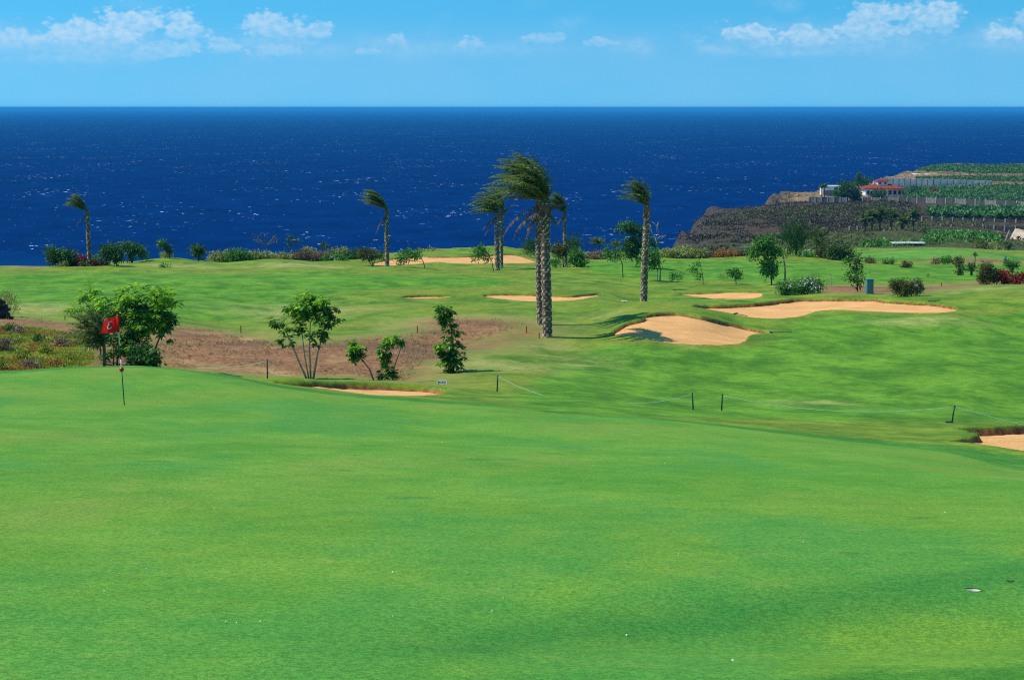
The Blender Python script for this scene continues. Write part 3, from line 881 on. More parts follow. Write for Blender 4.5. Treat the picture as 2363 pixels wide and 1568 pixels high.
def foliage(lobes, n, size, style, wind=0.0, aspect=0.45, r=None):
    """lobes: (centre xyz, radii xyz). Clumped leaves through the volume"""
    r = r or np.random.default_rng(len(lobes) * 7919 + int(abs(lobes[0][0][0]) * 977) + n)
    vol = np.array([l[1][0] * l[1][2] for l in lobes]); vol = vol / vol.sum()
    per = 14
    nc = max(6, n // per)
    which = r.choice(len(lobes), nc, p=vol)
    C = np.array([l[0] for l in lobes])[which]; Rr = np.array([l[1] for l in lobes])[which]
    dv = unit(r.normal(size=(nc, 3)))
    rr = r.random(nc)[:, None] ** 0.42
    cc = C + dv * rr * Rr * r.uniform(0.86, 1.12, (nc, 1))
    ctint = np.clip(r.normal(0.42, 0.2, nc), 0, 1)
    k = np.repeat(np.arange(nc), per)
    m = len(k)
    out_ = unit(dv[k] * 1.0 + r.normal(size=(m, 3)) * 0.75)
    sp = size * (1.25 if style != 'whorl' else 0.25)
    pos = cc[k] + r.normal(size=(m, 3)) * sp * 0.62
    if style == 'whorl':
        th = r.random(m) * 2 * math.pi
        out_ = np.stack([np.cos(th), np.sin(th), r.uniform(-0.75, 0.15, m)], 1) + dv[k] * 0.35
        nr = np.tile([0, 0, 1.0], (m, 1)) + r.normal(size=(m, 3)) * 0.35
    elif style == 'blade':
        out_ = np.stack([r.normal(0, 0.35, m), r.normal(0, 0.35, m), np.ones(m)], 1) + dv[k] * 0.6
        nr = r.normal(size=(m, 3))
    else:
        nr = unit(r.normal(size=(m, 3)) + np.array([0, 0, 0.7]))
    out_ = out_ + np.array([-wind, 0.0, 0.0])
    L = size * r.uniform(0.65, 1.25, m)
    tint = np.clip(ctint[k] + r.normal(0, 0.17, m), 0, 1)
    return leaves(pos, out_, nr, L, L * aspect, tint)


def pxr(rpx, d):
    return rpx * d / F


def plant(name, label, cat, base, lobes, n, size, mat='mid', trunks=None, bark=None, group=None, style='', wind=0.0, aspect=0.45, d=None,
          depth=0.9, extra=None, part='crown', cov=2.2, dmin=60, dmax=320):
    """a tree or shrub. base (u, v); lobes in picture units (u, v, ru, rv) at the plant's distance"""
    if d is None:
        x, y = hit(base[0], base[1], dmin, dmax)
    else:
        a, s = ray(*base); x, y = a * d, d
    d = y
    z = ground(x, y)
    root = empty(name, (x, y, z), label, cat, group)
    B = np.array((x, y, z))
    dz = 0.0
    rr = random.Random(int(base[0] * 31 + base[1] * 7))

    def P(u, v, off=0.0):
        p = at(u, v, d + off)
        return np.array((p.x, p.y, p.z + dz))
    L3 = []
    for l in lobes:
        off = rr.uniform(-0.35, 0.35) * pxr(l[2], d)
        L3.append((P(l[0], l[1], off), np.array((pxr(l[2], d), pxr(l[2] * depth, d), pxr(l[3], d)))))
    if n is None:
        n = int(np.clip(cov * sum(math.pi * l[1][0] * l[1][2] for l in L3) / (size * size * aspect * 0.5), 150, 12000))
    V, Fc, tn = foliage(L3, n, size, style, wind, aspect)
    mesh_obj(part, V - B, Fc, LM[mat], root, attrs={'tint': tn})
    if extra:
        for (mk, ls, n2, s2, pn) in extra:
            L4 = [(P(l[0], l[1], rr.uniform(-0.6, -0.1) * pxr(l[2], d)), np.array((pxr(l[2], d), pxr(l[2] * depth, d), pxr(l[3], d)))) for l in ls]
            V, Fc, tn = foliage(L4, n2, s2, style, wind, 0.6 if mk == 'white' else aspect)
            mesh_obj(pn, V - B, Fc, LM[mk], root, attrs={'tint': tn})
    if trunks:
        ch = []
        for i, tr in enumerate(trunks):
            pts = []
            for j, q in enumerate(tr):
                pts.append(P(q[0], q[1], rr.uniform(-0.25, 0.25) * (j > 0) * pxr(8, d)))
            if len(pts) == 2:
                pts.insert(1, (pts[0] + pts[1]) / 2 + np.array((rr.uniform(-1, 1), 0, 0)) * pxr(1.2, d))
            rads = np.linspace(pxr(tr[0][2], d), pxr(tr[-1][2], d), len(pts))
            if i == 0 or tr[0][1] > base[1] - 6:
                pts[0] = np.array((pts[0][0], pts[0][1], min(ground(pts[0][0], pts[0][1]), pts[0][2]) - 0.08))
            ch.append((pts, rads))
        # limbs running out into the crown
        tip = ch[0][0][-1]
        for c, rad in L3:
            if np.linalg.norm(c - tip) > 0.2:
                st = min((p for cc in ch[:len(trunks)] for p in cc[0][1:]), key=lambda p: np.linalg.norm(p - c))
                midp = (st + c) / 2 + np.array((0, 0, 0.1 * rad[2]))
                r0 = pxr(trunks[0][-1][2], d) * 0.8
                ch.append(([st, midp, c + rad * np.array((0.2, 0.1, 0.5))], [r0, r0 * 0.7, r0 * 0.3]))
        tubes_obj('trunk', ch, bark or BARK, root, B)
    return root


# ------------------------------------------------------------------ palms
def palm_trunk_mat():
    m = bpy.data.materials.new('palm_trunk')
    m.use_nodes = True
    t = NT(m.node_tree)
    out = t.n('ShaderNodeOutputMaterial')
    P = t.n('ShaderNodeTexCoord').outputs['Object']
    n = t.noise(P, 7.0, 4.0, 0.6)
    sc = t.attr('scar')
    col = t.mix(t.ss(n, 0.3, 0.7), (0.075, 0.052, 0.036), (0.19, 0.14, 0.095))
    col = t.mix(t.ss(t.m('ADD', sc, t.m('MULTIPLY', t.m('SUBTRACT', n, 0.5), 0.6)), 0.22, 0.50), col, (0.68, 0.56, 0.40))
    b = t.n('ShaderNodeBsdfPrincipled', {'Base Color': col, 'Roughness': 0.9, 'Specular IOR Level': 0.1})
    t.set(out, 'Surface', b.outputs[0])
    return m


PALM_TRUNK = palm_trunk_mat()
PALM_BOOT = material('palm_boot', (0.17, 0.115, 0.07), 0.9, 0.1, (9.0, 0.4), 0.02)


def trunk_scaled(path, radii, rows_per_m, around=6):
    """palm trunk clothed in the stubs of old leaf bases: real relief, rows staggered"""
    path = np.array(path, float)
    seg = np.linalg.norm(np.diff(path, axis=0), axis=1)
    Lc = np.concatenate([[0], np.cumsum(seg)])
    tot = Lc[-1]
    sub = 4
    nr = int(tot * rows_per_m) * sub
    ss_ = np.linspace(0, tot, nr + 1)
    cx = np.stack([np.interp(ss_, Lc, path[:, i]) for i in range(3)], 1)
    rad = np.interp(ss_, Lc, radii)
    na = around * 2
    th = np.arange(na) * 2 * math.pi / na
    V = np.zeros((nr + 1, na, 3)); S = np.zeros((nr + 1, na))
    for i in range(nr + 1):
        row = i // sub
        ph = (i % sub) / sub
        for_k = np.arange(na)
        stag = ((for_k + (row % 2)) % 2)
        saw = (ph + 0.5 * stag) % 1.0
        bulge = saw ** 1.6
        rnd = (np.sin(for_k * 127.1 + (row - 0.0) * 311.7) * 43758.5) % 1.0
        jit = 0.05 * (rnd - 0.5)
        bulge = bulge * (0.6 + 0.6 * rnd)
        r_ = rad[i] * (0.92 + 0.17 * bulge + jit)
        V[i, :, 0] = cx[i, 0] + r_ * np.cos(th)
        V[i, :, 1] = cx[i, 1] + r_ * np.sin(th)
        V[i, :, 2] = cx[i, 2]
        S[i] = np.clip(bulge * 1.2 - 0.12 + 0.25 * (rnd - 0.5), 0, 1)
    idx = np.arange((nr + 1) * na).reshape(nr + 1, na)
    q = np.stack([idx[:-1], np.roll(idx, -1, 1)[:-1], np.roll(idx, -1, 1)[1:], idx[1:]], -1).reshape(-1, 4)
    return V.reshape(-1, 3), q, S.ravel()


def frond(start, d0, length, wind, grav, nl, leaf_len, leaf_w, r, droop=0.42, segs=12):
    d = np.array(d0, float); d /= np.linalg.norm(d)
    p = np.array(start, float)
    pts = [p.copy()]; dd = [d.copy()]
    ds = length / segs
    for i in range(segs):
        s = (i + 1) / segs
        d = d + np.array((-wind * 1.25, wind * 0.15, 0)) * ds * (0.10 + 1.35 * s * s) + np.array((0, 0, -grav)) * ds * (0.1 + 1.5 * s * s)
        d /= np.linalg.norm(d)
        p = p + d * ds
        pts.append(p.copy()); dd.append(d.copy())
    pts = np.array(pts); dd = np.array(dd)
    t = np.linspace(0.10, 1.0, nl)
    tt = np.repeat(t, 2)
    pos = np.stack([np.interp(tt * segs, np.arange(segs + 1), pts[:, i]) for i in range(3)], 1)
    dr = np.stack([np.interp(tt * segs, np.arange(segs + 1), dd[:, i]) for i in range(3)], 1)
    side = np.cross(dr, np.array((0, 0, 1.0)) + 0.01)
    side = unit(side) * np.tile([1, -1], nl)[:, None]
    ld = dr * 0.85 + side * 0.80 + np.array((-wind * 0.45, 0, -droop)) + r.normal(size=pos.shape) * 0.22
    ll = leaf_len * (0.35 + 0.65 * np.sin(np.clip(tt * 1.08, 0, 1) * math.pi) ** 0.7) * r.uniform(0.85, 1.15, len(tt))
    nr = np.cross(ld, side) + r.normal(size=pos.shape) * 0.2
    tint = np.clip(0.45 + r.normal(0, 0.2, len(tt)), 0, 1)
    V, Fc, tn = leaves(pos, ld, nr, ll, np.full(len(tt), leaf_w), tint)
    # midrib
    v2, f2 = tube(pts[::2], np.linspace(leaf_w * 0.42, leaf_w * 0.12, len(pts[::2])), 4)
    f3 = []
    for q in f2:
        f3 += [(q[0], q[i], q[i + 1]) for i in range(1, len(q) - 1)]
    Fc = np.concatenate([Fc, np.array(f3) + len(V)])
    V = np.concatenate([V, np.array(v2)])
    tn = np.concatenate([tn, np.full(len(f3), 0.75)])
    return V, Fc, tn


def palm(name, label, base, trunk, wpx, top, fronds, group, d=None, length=2.8, wind=0.55, grav=0.12, nl=34, leaf_len=0.5, leaf_w=0.05,
         dead=(), seed=1, el=(35, 88), mat='palm', rows=5.5, hang=0, dmin=60, dmax=320, gsc=1.0, scaled=True):
    """trunk: picture points from foot to head; wpx: width in picture units at foot and head"""
    if d is None:
        x, y = hit(base[0], base[1], dmin, dmax); d = y
    else:
        x, y = ray(*base)[0] * d, d
    z = ground(x, y)
    root = empty(name, (x, y, z), label, 'palm tree', group)
    B = np.array((x, y, z))
    r = np.random.default_rng(seed)
    path = [np.array(at(u, v, d)) for u, v in trunk]
    path[0] = np.array((path[0][0], path[0][1], min(path[0][2], ground(path[0][0], path[0][1])) - 0.1))
    rad = np.linspace(pxr(wpx[0] / 2, d), pxr(wpx[1] / 2, d), len(path))
    if scaled:
        V, q, S = trunk_scaled(path, rad, rows)
        mesh_obj('trunk', V - B, q, PALM_TRUNK, root, attrs={'scar': S})
    else:
        tubes_obj('trunk', [(path, rad)], PALM_BOOT, root, B, 9)
    head = path[-1]
    tw = rad[-1]
    # sheath of old leaf bases round the head
    V, Fc = tube([head - np.array((0, 0, tw * 2.6)), head - np.array((0, 0, tw * 1.0)), head + np.array((0, 0, tw * 1.2))], [tw * 1.02, tw * 1.25, tw * 0.5], 9)
    mesh_obj('leaf_sheath', np.array(V) - B, Fc, PALM_BOOT, root, smooth=True)
    for i in range(fronds):
        az = i * 2.39996 + r.uniform(-0.3, 0.3)
        e = R(el[0] + (el[1] - el[0]) * ((i + 0.5) / fronds) ** 0.8 + r.uniform(-5, 5))
        cx_ = math.cos(az)
        if wind > 0.35 and cx_ > 0:      # the wind has pushed the windward leaves over
            cx_ *= 0.3
        v0 = (cx_ * math.cos(e) - (0.22 if 0.35 < wind < 0.9 else 0.4 if wind >= 0.9 else 0.0), math.sin(az) * math.cos(e), math.sin(e))
        V, Fc, tn = frond(head + np.array(v0) * tw * 0.5, v0, length * r.uniform(0.82, 1.1), wind * r.uniform(0.45, 1.35), grav * r.uniform(0.6, 1.5), nl, leaf_len, leaf_w, r)
        mesh_obj('frond', V - B, Fc, LM[mat], root, attrs={'tint': tn})
    for (vx, vz, ln) in dead:
        V, Fc, tn = frond(head - np.array((0, 0, tw * 1.5)), (vx, -0.5, vz), ln, 0.12, 0.7, 26, leaf_len * 0.55, leaf_w, r, 1.2)
        o = mesh_obj('dead_frond', V - B, Fc, LM['dead'], root, attrs={'tint': tn})
    return root


def simple_obj(name, V, Fc, mat, parent=None, smooth=False):
    return mesh_obj(name, V, Fc, mat, parent, smooth)


def box(c, s, rz=0.0, bev=0.0):
    """8 or bevelled 24 corner box, centre c, full size s"""
    hx, hy, hz = s[0] / 2, s[1] / 2, s[2] / 2
    if bev <= 0:
        v = [(sx * hx, sy * hy, sz * hz) for sz in (-1, 1) for sx, sy in ((-1, -1), (1, -1), (1, 1), (-1, 1))]
        f = [(3, 2, 1, 0), (4, 5, 6, 7), (0, 1, 5, 4), (1, 2, 6, 5), (2, 3, 7, 6), (3, 0, 4, 7)]
    else:
        v, f = [], []
        b = min(bev, hx, hy, hz)
        rings = [(-hz, b), (-hz + b, 0), (hz - b, 0), (hz, b)]
        for zz, ins in rings:
            X, Y = hx - ins, hy - ins
            c2 = b
            v += [(-X + c2, -Y, zz), (X - c2, -Y, zz), (X, -Y + c2, zz), (X, Y - c2, zz), (X - c2, Y, zz), (-X + c2, Y, zz), (-X, Y - c2, zz), (-X, -Y + c2, zz)]
        for i in range(3):
            for k in range(8):
                f.append((i * 8 + k, i * 8 + (k + 1) % 8, (i + 1) * 8 + (k + 1) % 8, (i + 1) * 8 + k))
        f.append(tuple(range(7, -1, -1))); f.append(tuple(range(24, 32)))
    ca, sa = math.cos(rz), math.sin(rz)
    return [(c[0] + x * ca - y * sa, c[1] + x * sa + y * ca, c[2] + z) for x, y, z in v], f


def join(parts):
    V, Fc = [], []
    for v, f in parts:
        o = len(V)
        V += [tuple(p) for p in v]
        Fc += [tuple(i + o for i in q) for q in f]
    return V, Fc
# ------------------------------------------------------------------ palms of the course
PG = 'tall wind-swept palms on the course'
palm('palm_tree', 'tallest palm with thick scarred trunk in the middle of the picture', (1262, 780), [(1263, 781), (1262, 700), (1259, 600), (1259, 520), (1261, 468)], (25, 21), None, 34, PG, d=98,
     length=3.3, wind=0.62, grav=0.30, nl=44, leaf_len=0.55, leaf_w=0.07, dead=[(-0.5, -0.3, 1.7), (-0.7, -0.2, 2.2), (0.9, 0.5, 1.2), (0.4, -0.4, 1.2)], seed=3, rows=6.0, el=(22, 88))
palm('palm_tree', 'palm with thinner trunk just left of and behind the tallest palm', (1247, 755), [(1248, 757), (1245, 680), (1243, 600), (1243, 520), (1244, 462)], (17, 14), None, 30, PG, d=104,
     length=3.3, wind=0.80, grav=0.38, nl=40, leaf_len=0.5, leaf_w=0.07, dead=[(-0.6, -0.5, 2.6), (-0.8, -0.3, 2.9), (-0.3, -0.6, 2.2)], seed=5, rows=6.0, el=(12, 78))
palm('palm_tree', 'left trunk of the far twin palms in front of the sand', (1148, 618), [(1148, 619), (1147, 570), (1147, 525), (1148, 492)], (12, 10), None, 34, PG, d=197,
     length=3.3, wind=0.8, grav=0.40, nl=28, leaf_len=0.55, leaf_w=0.10, dead=[(-0.8, -0.4, 2.2), (-0.6, -0.6, 2.6)], seed=8, rows=4.5, el=(5, 75))
palm('palm_tree', 'right trunk of the far twin palms in front of the sand', (1156, 618), [(1157, 619), (1157, 570), (1159, 525), (1160, 485)], (9, 8), None, 28, PG, d=200,
     length=2.7, wind=0.6, grav=0.15, nl=28, leaf_len=0.5, leaf_w=0.10, dead=[(0.9, 0.9, 2.0), (-0.8, -0.4, 1.8)], seed=9, rows=4.5, el=(0, 85))
palm('palm_tree', 'slim palm rising behind the bushes right of the tallest palm', (1305, 612), [(1305, 613), (1304, 570), (1303, 530), (1303, 492)], (10, 8), None, 28, PG, d=205,
     length=2.7, wind=0.7, grav=0.30, nl=28, leaf_len=0.55, leaf_w=0.10, dead=[(-0.6, -0.5, 1.5)], seed=12, rows=4.5, el=(35, 88))
palm('palm_tree', 'leaning palm with pale scarred trunk above the leaf-shaped bunker', (1485, 697), [(1485, 698), (1487, 640), (1489, 570), (1492, 520), (1493, 474)], (18, 14), None, 26, PG, d=137,
     length=2.3, wind=0.85, grav=0.30, nl=30, leaf_len=0.45, leaf_w=0.08, dead=[(-0.4, -0.6, 0.7)], seed=15, rows=5.5, el=(25, 85))
palm('palm_tree', 'lone palm left of the far sand with fronds blown flat', (892, 615), [(893, 616), (893, 570), (892, 530), (893, 484)], (11, 9), None, 34, PG, d=200,
     length=3.2, wind=0.95, grav=0.16, nl=30, leaf_len=0.55, leaf_w=0.10, dead=[(-0.5, -0.7, 2.6), (-0.3, -0.8, 1.2)], seed=17, rows=4.5, el=(30, 85))
palm('palm_tree', 'farthest left palm rising out of the red-leaved bushes', (206, 616), [(206, 617), (206, 580), (203, 530), (201, 488)], (12, 9), None, 28, PG, d=186,
     length=2.4, wind=1.5, grav=0.25, nl=28, leaf_len=0.45, leaf_w=0.085, dead=[(-0.7, -0.6, 1.6)], seed=19, rows=4.5, el=(30, 85), mat='palm')

# ------------------------------------------------------------------ young trees in the gully beyond the green; lime extras paint sunlight on leaves
plant('leafy_tree', 'young tree with several pale stems and drooping leaves in the gully', 'tree', (715, 872),
      [(700, 705, 36, 26), (745, 705, 34, 28), (722, 735, 52, 26), (640, 738, 26, 14), (680, 760, 34, 24), (765, 745, 22, 28), (728, 775, 34, 20), (660, 785, 18, 18), (748, 690, 24, 14)], None, 0.30, 'broad',
      [[(709, 871, 2.6), (690, 835, 2.2), (675, 796, 1.7), (660, 765, 1.2)], [(713, 871, 2.0), (703, 820, 1.6), (697, 770, 1.2)], [(717, 871, 2.4), (714, 800, 1.8), (716, 745, 1.2)], [(722, 871, 2.8), (733, 815, 2.2), (748, 760, 1.4)]],
      BARK_PALE, style='whorl', wind=0.25, d=75, aspect=0.34, cov=3.6, extra=[('bright', [(715, 696, 54, 20), (690, 718, 34, 16)], 640, 0.30, 'sunlit_leaves')])
plant('leafy_tree', 'small sapling leaning left with a single bent stem', 'tree', (866, 874), [(820, 800, 18, 14), (825, 820, 17, 16), (812, 812, 14, 13)], None, 0.24, 'broad',
      [[(866, 876, 2.2), (852, 850, 1.8), (832, 826, 1.3)]], BARK, style='whorl', wind=0.2, d=74, aspect=0.36, cov=5.87, extra=[('bright', [(820, 797, 15, 8)], 120, 0.24, 'sunlit_leaves')])
plant('leafy_tree', 'bushy sapling with a dense dark foot beside the leaning one', 'tree', (897, 878), [(896, 862, 25, 17), (888, 828, 19, 22), (887, 803, 16, 16), (905, 785, 16, 12), (924, 790, 14, 12)], None, 0.24, 'broad',
      [[(897, 879, 2.4), (893, 840, 1.8), (890, 805, 1.2)], [(900, 879, 1.4), (912, 840, 1.2), (926, 800, 0.9)]], BARK, style='whorl', wind=0.15, d=74, aspect=0.36, cov=6.65, extra=[('bright', [(905, 780, 22, 8), (885, 800, 10, 8)], 160, 0.24, 'sunlit_leaves')])
plant('leafy_tree', 'narrow upright tree on the bank left of the tallest palm', 'tree', (1048, 853), [(1024, 717, 23, 17), (1034, 740, 18, 16), (1044, 770, 22, 26), (1040, 808, 30, 22), (1042, 833, 33, 20)], None, 0.26, 'broad',
      [[(1046, 855, 2.6), (1046, 800, 2.2), (1040, 750, 1.6), (1026, 720, 1.0)]], BARK_DK, style='whorl', wind=0.2, d=78.5, aspect=0.36, cov=7.43, extra=[('bright', [(1022, 708, 18, 8), (1014, 800, 12, 14), (1030, 735, 12, 6)], 240, 0.26, 'sunlit_leaves')])
plant('leafy_tree', 'large bushy tree with glossy dark leaves behind the red flag', 'tree', (300, 845), [(270, 715, 30, 30), (335, 700, 52, 34), (375, 690, 26, 26), (300, 700, 38, 34), (345, 745, 52, 34), (390, 760, 22, 26), (300, 760, 42, 34), (270, 800, 40, 30), (395, 720, 20, 24), (310, 800, 36, 30)], None, 0.30, 'broad',
      [[(300, 846, 3.2), (305, 800, 2.6), (320, 750, 2.0), (335, 705, 1.4)], [(345, 846, 2.8), (360, 800, 2.2), (380, 745, 1.5)], [(270, 846, 2.6), (272, 790, 2.0), (290, 730, 1.4)], [(262, 846, 1.8), (262, 800, 1.6), (268, 740, 1.2)]],
      BARK, style='whorl', wind=0.2, d=75.5, aspect=0.30, cov=4.4, extra=[('bright', [(340, 672, 66, 16), (380, 690, 36, 24), (345, 735, 50, 30), (295, 692, 40, 26)], 1500, 0.30, 'sunlit_leaves')])
plant('leafy_tree', 'bright green large-leaved tree left of the red flag', 'tree', (225, 845), [(200, 680, 28, 18), (240, 690, 34, 20), (180, 712, 30, 12), (222, 715, 34, 22), (207, 664, 12, 10), (250, 735, 26, 24)], None, 0.34, 'bright',
      [[(232, 846, 2.0), (232, 790, 1.8), (230, 735, 1.4), (222, 700, 1.0)], [(232, 770, 1.4), (215, 720, 1.1), (190, 690, 0.8)]], BARK, style='whorl', wind=0.45, d=76.5, aspect=0.28, cov=3.91,
      extra=[('broad', [(240, 730, 26, 20), (258, 750, 22, 26)], 300, 0.28, 'shaded_leaves')])
plant('shrub', 'dense dark green shrub at the foot of the tree by the flag', 'shrub', (333, 845), [(333, 826, 27, 22), (318, 836, 18, 14), (350, 834, 16, 16)], None, 0.20, 'dark', [[(333, 846, 1.6), (333, 830, 1.2)]], BARK, style='', d=73.5, cov=10.17, extra=[('broad', [(333, 818, 24, 14)], 260, 0.2, 'upper_leaves')])
palm('feather_palm', 'feathery clumping palm left of and behind the red flag', (241, 845), [(241, 846), (241, 820), (240, 795)], (9, 7), None, 26, None, d=72.5,
     length=1.75, wind=0.75, grav=0.42, nl=34, leaf_len=0.42, leaf_w=0.045, seed=23, el=(0, 80), scaled=False)

# ------------------------------------------------------------------ succulent bank at the left edge
BG = 'round shrubs on the succulent bank'
for (lab, c, ru, rv, mk) in [
    ('round rust-brown dry bush in the middle of the succulent bank', (144, 790), 17, 12, 'brown'),
    ('tall brown dry bush cut by the left edge of the picture', (8, 795), 20, 20, 'brown'),
    ('dark bush at the top of the succulent bank near the path', (24, 757), 12, 10, 'dark'),
    ('small brown bush beside the dark one at the top of the bank', (46, 764), 12, 8, 'brown'),
    ('small dark green bush left of the rust-brown bush', (92, 783), 10, 9, 'dark'),
    ('yellow-green bush low on the bank with its dark right side', (54, 817), 17, 15, 'ice'),
    ('yellow-green bush below the small dark green one', (108, 806), 19, 15, 'ice'),
    ('olive bush at the foot of the bank by the left edge', (4, 838), 18, 18, 'ice'),
    ('green bush on the upper bank between two brown ones', (30, 782), 18, 12, 'ice'),
    ('low brown bush at the foot of the bank', (70, 840), 20, 10, 'brown'),
    ('low green bush at the right end of the bank', (160, 822), 14, 9, 'ice'),
    ('flat rusty bush near the foot of the bank', (125, 838), 18, 8, 'rust')]:
    plant('bank_shrub', lab, 'shrub', (c[0], c[1] + rv * 0.8), [(c[0], c[1], ru, rv), (c[0] - ru * 0.5, c[1] + rv * 0.35, ru * 0.6, rv * 0.6)], None, 0.11, mk, group=BG, style='', wind=0.1, d=None, aspect=0.4, cov=5.0, part='foliage', dmin=67, dmax=112)
plant('shrub', 'pale green airy shrub beside the dark stone wall', 'shrub', (24, 728), [(20, 698, 24, 20), (34, 708, 14, 14), (8, 690, 14, 14)], None, 0.16, 'yellow', [[(24, 730, 0.8), (20, 705, 0.5)], [(26, 730, 0.8), (36, 708, 0.5)]], BARK, style='blade', aspect=0.25, d=99, cov=1.2)

# ------------------------------------------------------------------ trees and bushes along the brink, left
ST = 'brink'
def T(lab, base, lobes, mk, trunks=None, size=0.27, d=None, cov=7.5, name='tree', cat='tree', wind=0.3, bark=None, style='', asp=0.5, extra=None, group=None, part='crown', dmin=120, dmax=330):
    return plant(name, lab, cat, base, lobes, None, size, mk, trunks, bark or BARK_DK, group, style, wind, asp, d, 0.9, extra, part, cov, dmin, dmax)


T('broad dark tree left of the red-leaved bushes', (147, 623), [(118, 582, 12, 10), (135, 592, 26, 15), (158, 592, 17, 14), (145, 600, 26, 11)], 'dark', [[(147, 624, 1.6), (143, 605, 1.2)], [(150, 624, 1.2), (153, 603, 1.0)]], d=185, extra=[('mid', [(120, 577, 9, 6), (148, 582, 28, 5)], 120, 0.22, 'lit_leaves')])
T('pale leafy shrub at the foot of the broad dark tree', (148, 624), [(146, 614, 10, 9)], 'yellow', d=184, name='shrub', cat='shrub', part='foliage', size=0.2)
T('red-leaved bush left of the farthest left palm', (182, 622), [(180, 607, 20, 13), (190, 599, 12, 8), (170, 613, 12, 8)], 'red', d=186, name='shrub', cat='shrub', part='foliage', size=0.2)
T('yellow-green bush in front of the farthest left palm trunk', (195, 622), [(195, 612, 9, 10)], 'olive', d=183.5, name='shrub', cat='shrub', part='foliage', size=0.2)
T('red-leaved bush right of the farthest left palm', (226, 622), [(224, 610, 15, 11), (236, 613, 9, 8)], 'red', d=186, name='shrub', cat='shrub', part='foliage', size=0.2)
T('green bush behind the right red-leaved bush', (220, 612), [(218, 598, 10, 8)], 'mid', d=189, name='shrub', cat='shrub', part='foliage', size=0.2)
T('small olive bush at the right end of the red-leaved bushes', (246, 621), [(246, 613, 7, 9)], 'olive', d=186, name='shrub', cat='shrub', part='foliage', size=0.2)
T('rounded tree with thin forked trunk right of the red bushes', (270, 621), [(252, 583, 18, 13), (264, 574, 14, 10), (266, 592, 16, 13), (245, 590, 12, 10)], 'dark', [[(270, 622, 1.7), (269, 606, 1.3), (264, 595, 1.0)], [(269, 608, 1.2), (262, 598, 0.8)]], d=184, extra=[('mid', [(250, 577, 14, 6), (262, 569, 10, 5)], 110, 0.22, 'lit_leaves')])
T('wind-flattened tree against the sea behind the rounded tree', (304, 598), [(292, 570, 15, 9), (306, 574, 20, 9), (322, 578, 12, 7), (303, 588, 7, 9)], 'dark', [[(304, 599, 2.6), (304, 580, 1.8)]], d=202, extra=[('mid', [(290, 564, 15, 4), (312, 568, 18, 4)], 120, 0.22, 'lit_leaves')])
T('small round bush right of the wind-flattened tree', (332, 598), [(330, 589, 10, 8), (328, 582, 6, 6)], 'mid', d=203, name='shrub', cat='shrub', part='foliage')
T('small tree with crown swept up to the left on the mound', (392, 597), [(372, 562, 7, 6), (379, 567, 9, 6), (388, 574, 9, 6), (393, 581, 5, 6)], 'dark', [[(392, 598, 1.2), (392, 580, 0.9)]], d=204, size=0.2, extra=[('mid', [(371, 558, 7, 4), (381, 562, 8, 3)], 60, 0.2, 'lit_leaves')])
T('pale dome-shaped bush beside the small swept tree', (383, 596), [(384, 589, 14, 7)], 'yellow', d=207, name='shrub', cat='shrub', part='foliage', size=0.18)
T('low dark bush on the grass below the small swept tree', (380, 621), [(380, 616, 11, 6)], 'mid', [[(379, 621, .3), (377, 601, .2)]], d=183, name='shrub', cat='shrub', part='foliage', size=0.2)
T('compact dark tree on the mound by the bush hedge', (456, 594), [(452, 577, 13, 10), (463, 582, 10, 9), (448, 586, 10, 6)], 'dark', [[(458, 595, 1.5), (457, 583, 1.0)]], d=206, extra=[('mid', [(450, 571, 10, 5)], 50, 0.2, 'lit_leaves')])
HB = 'bushes of the hedge along the sea brink'
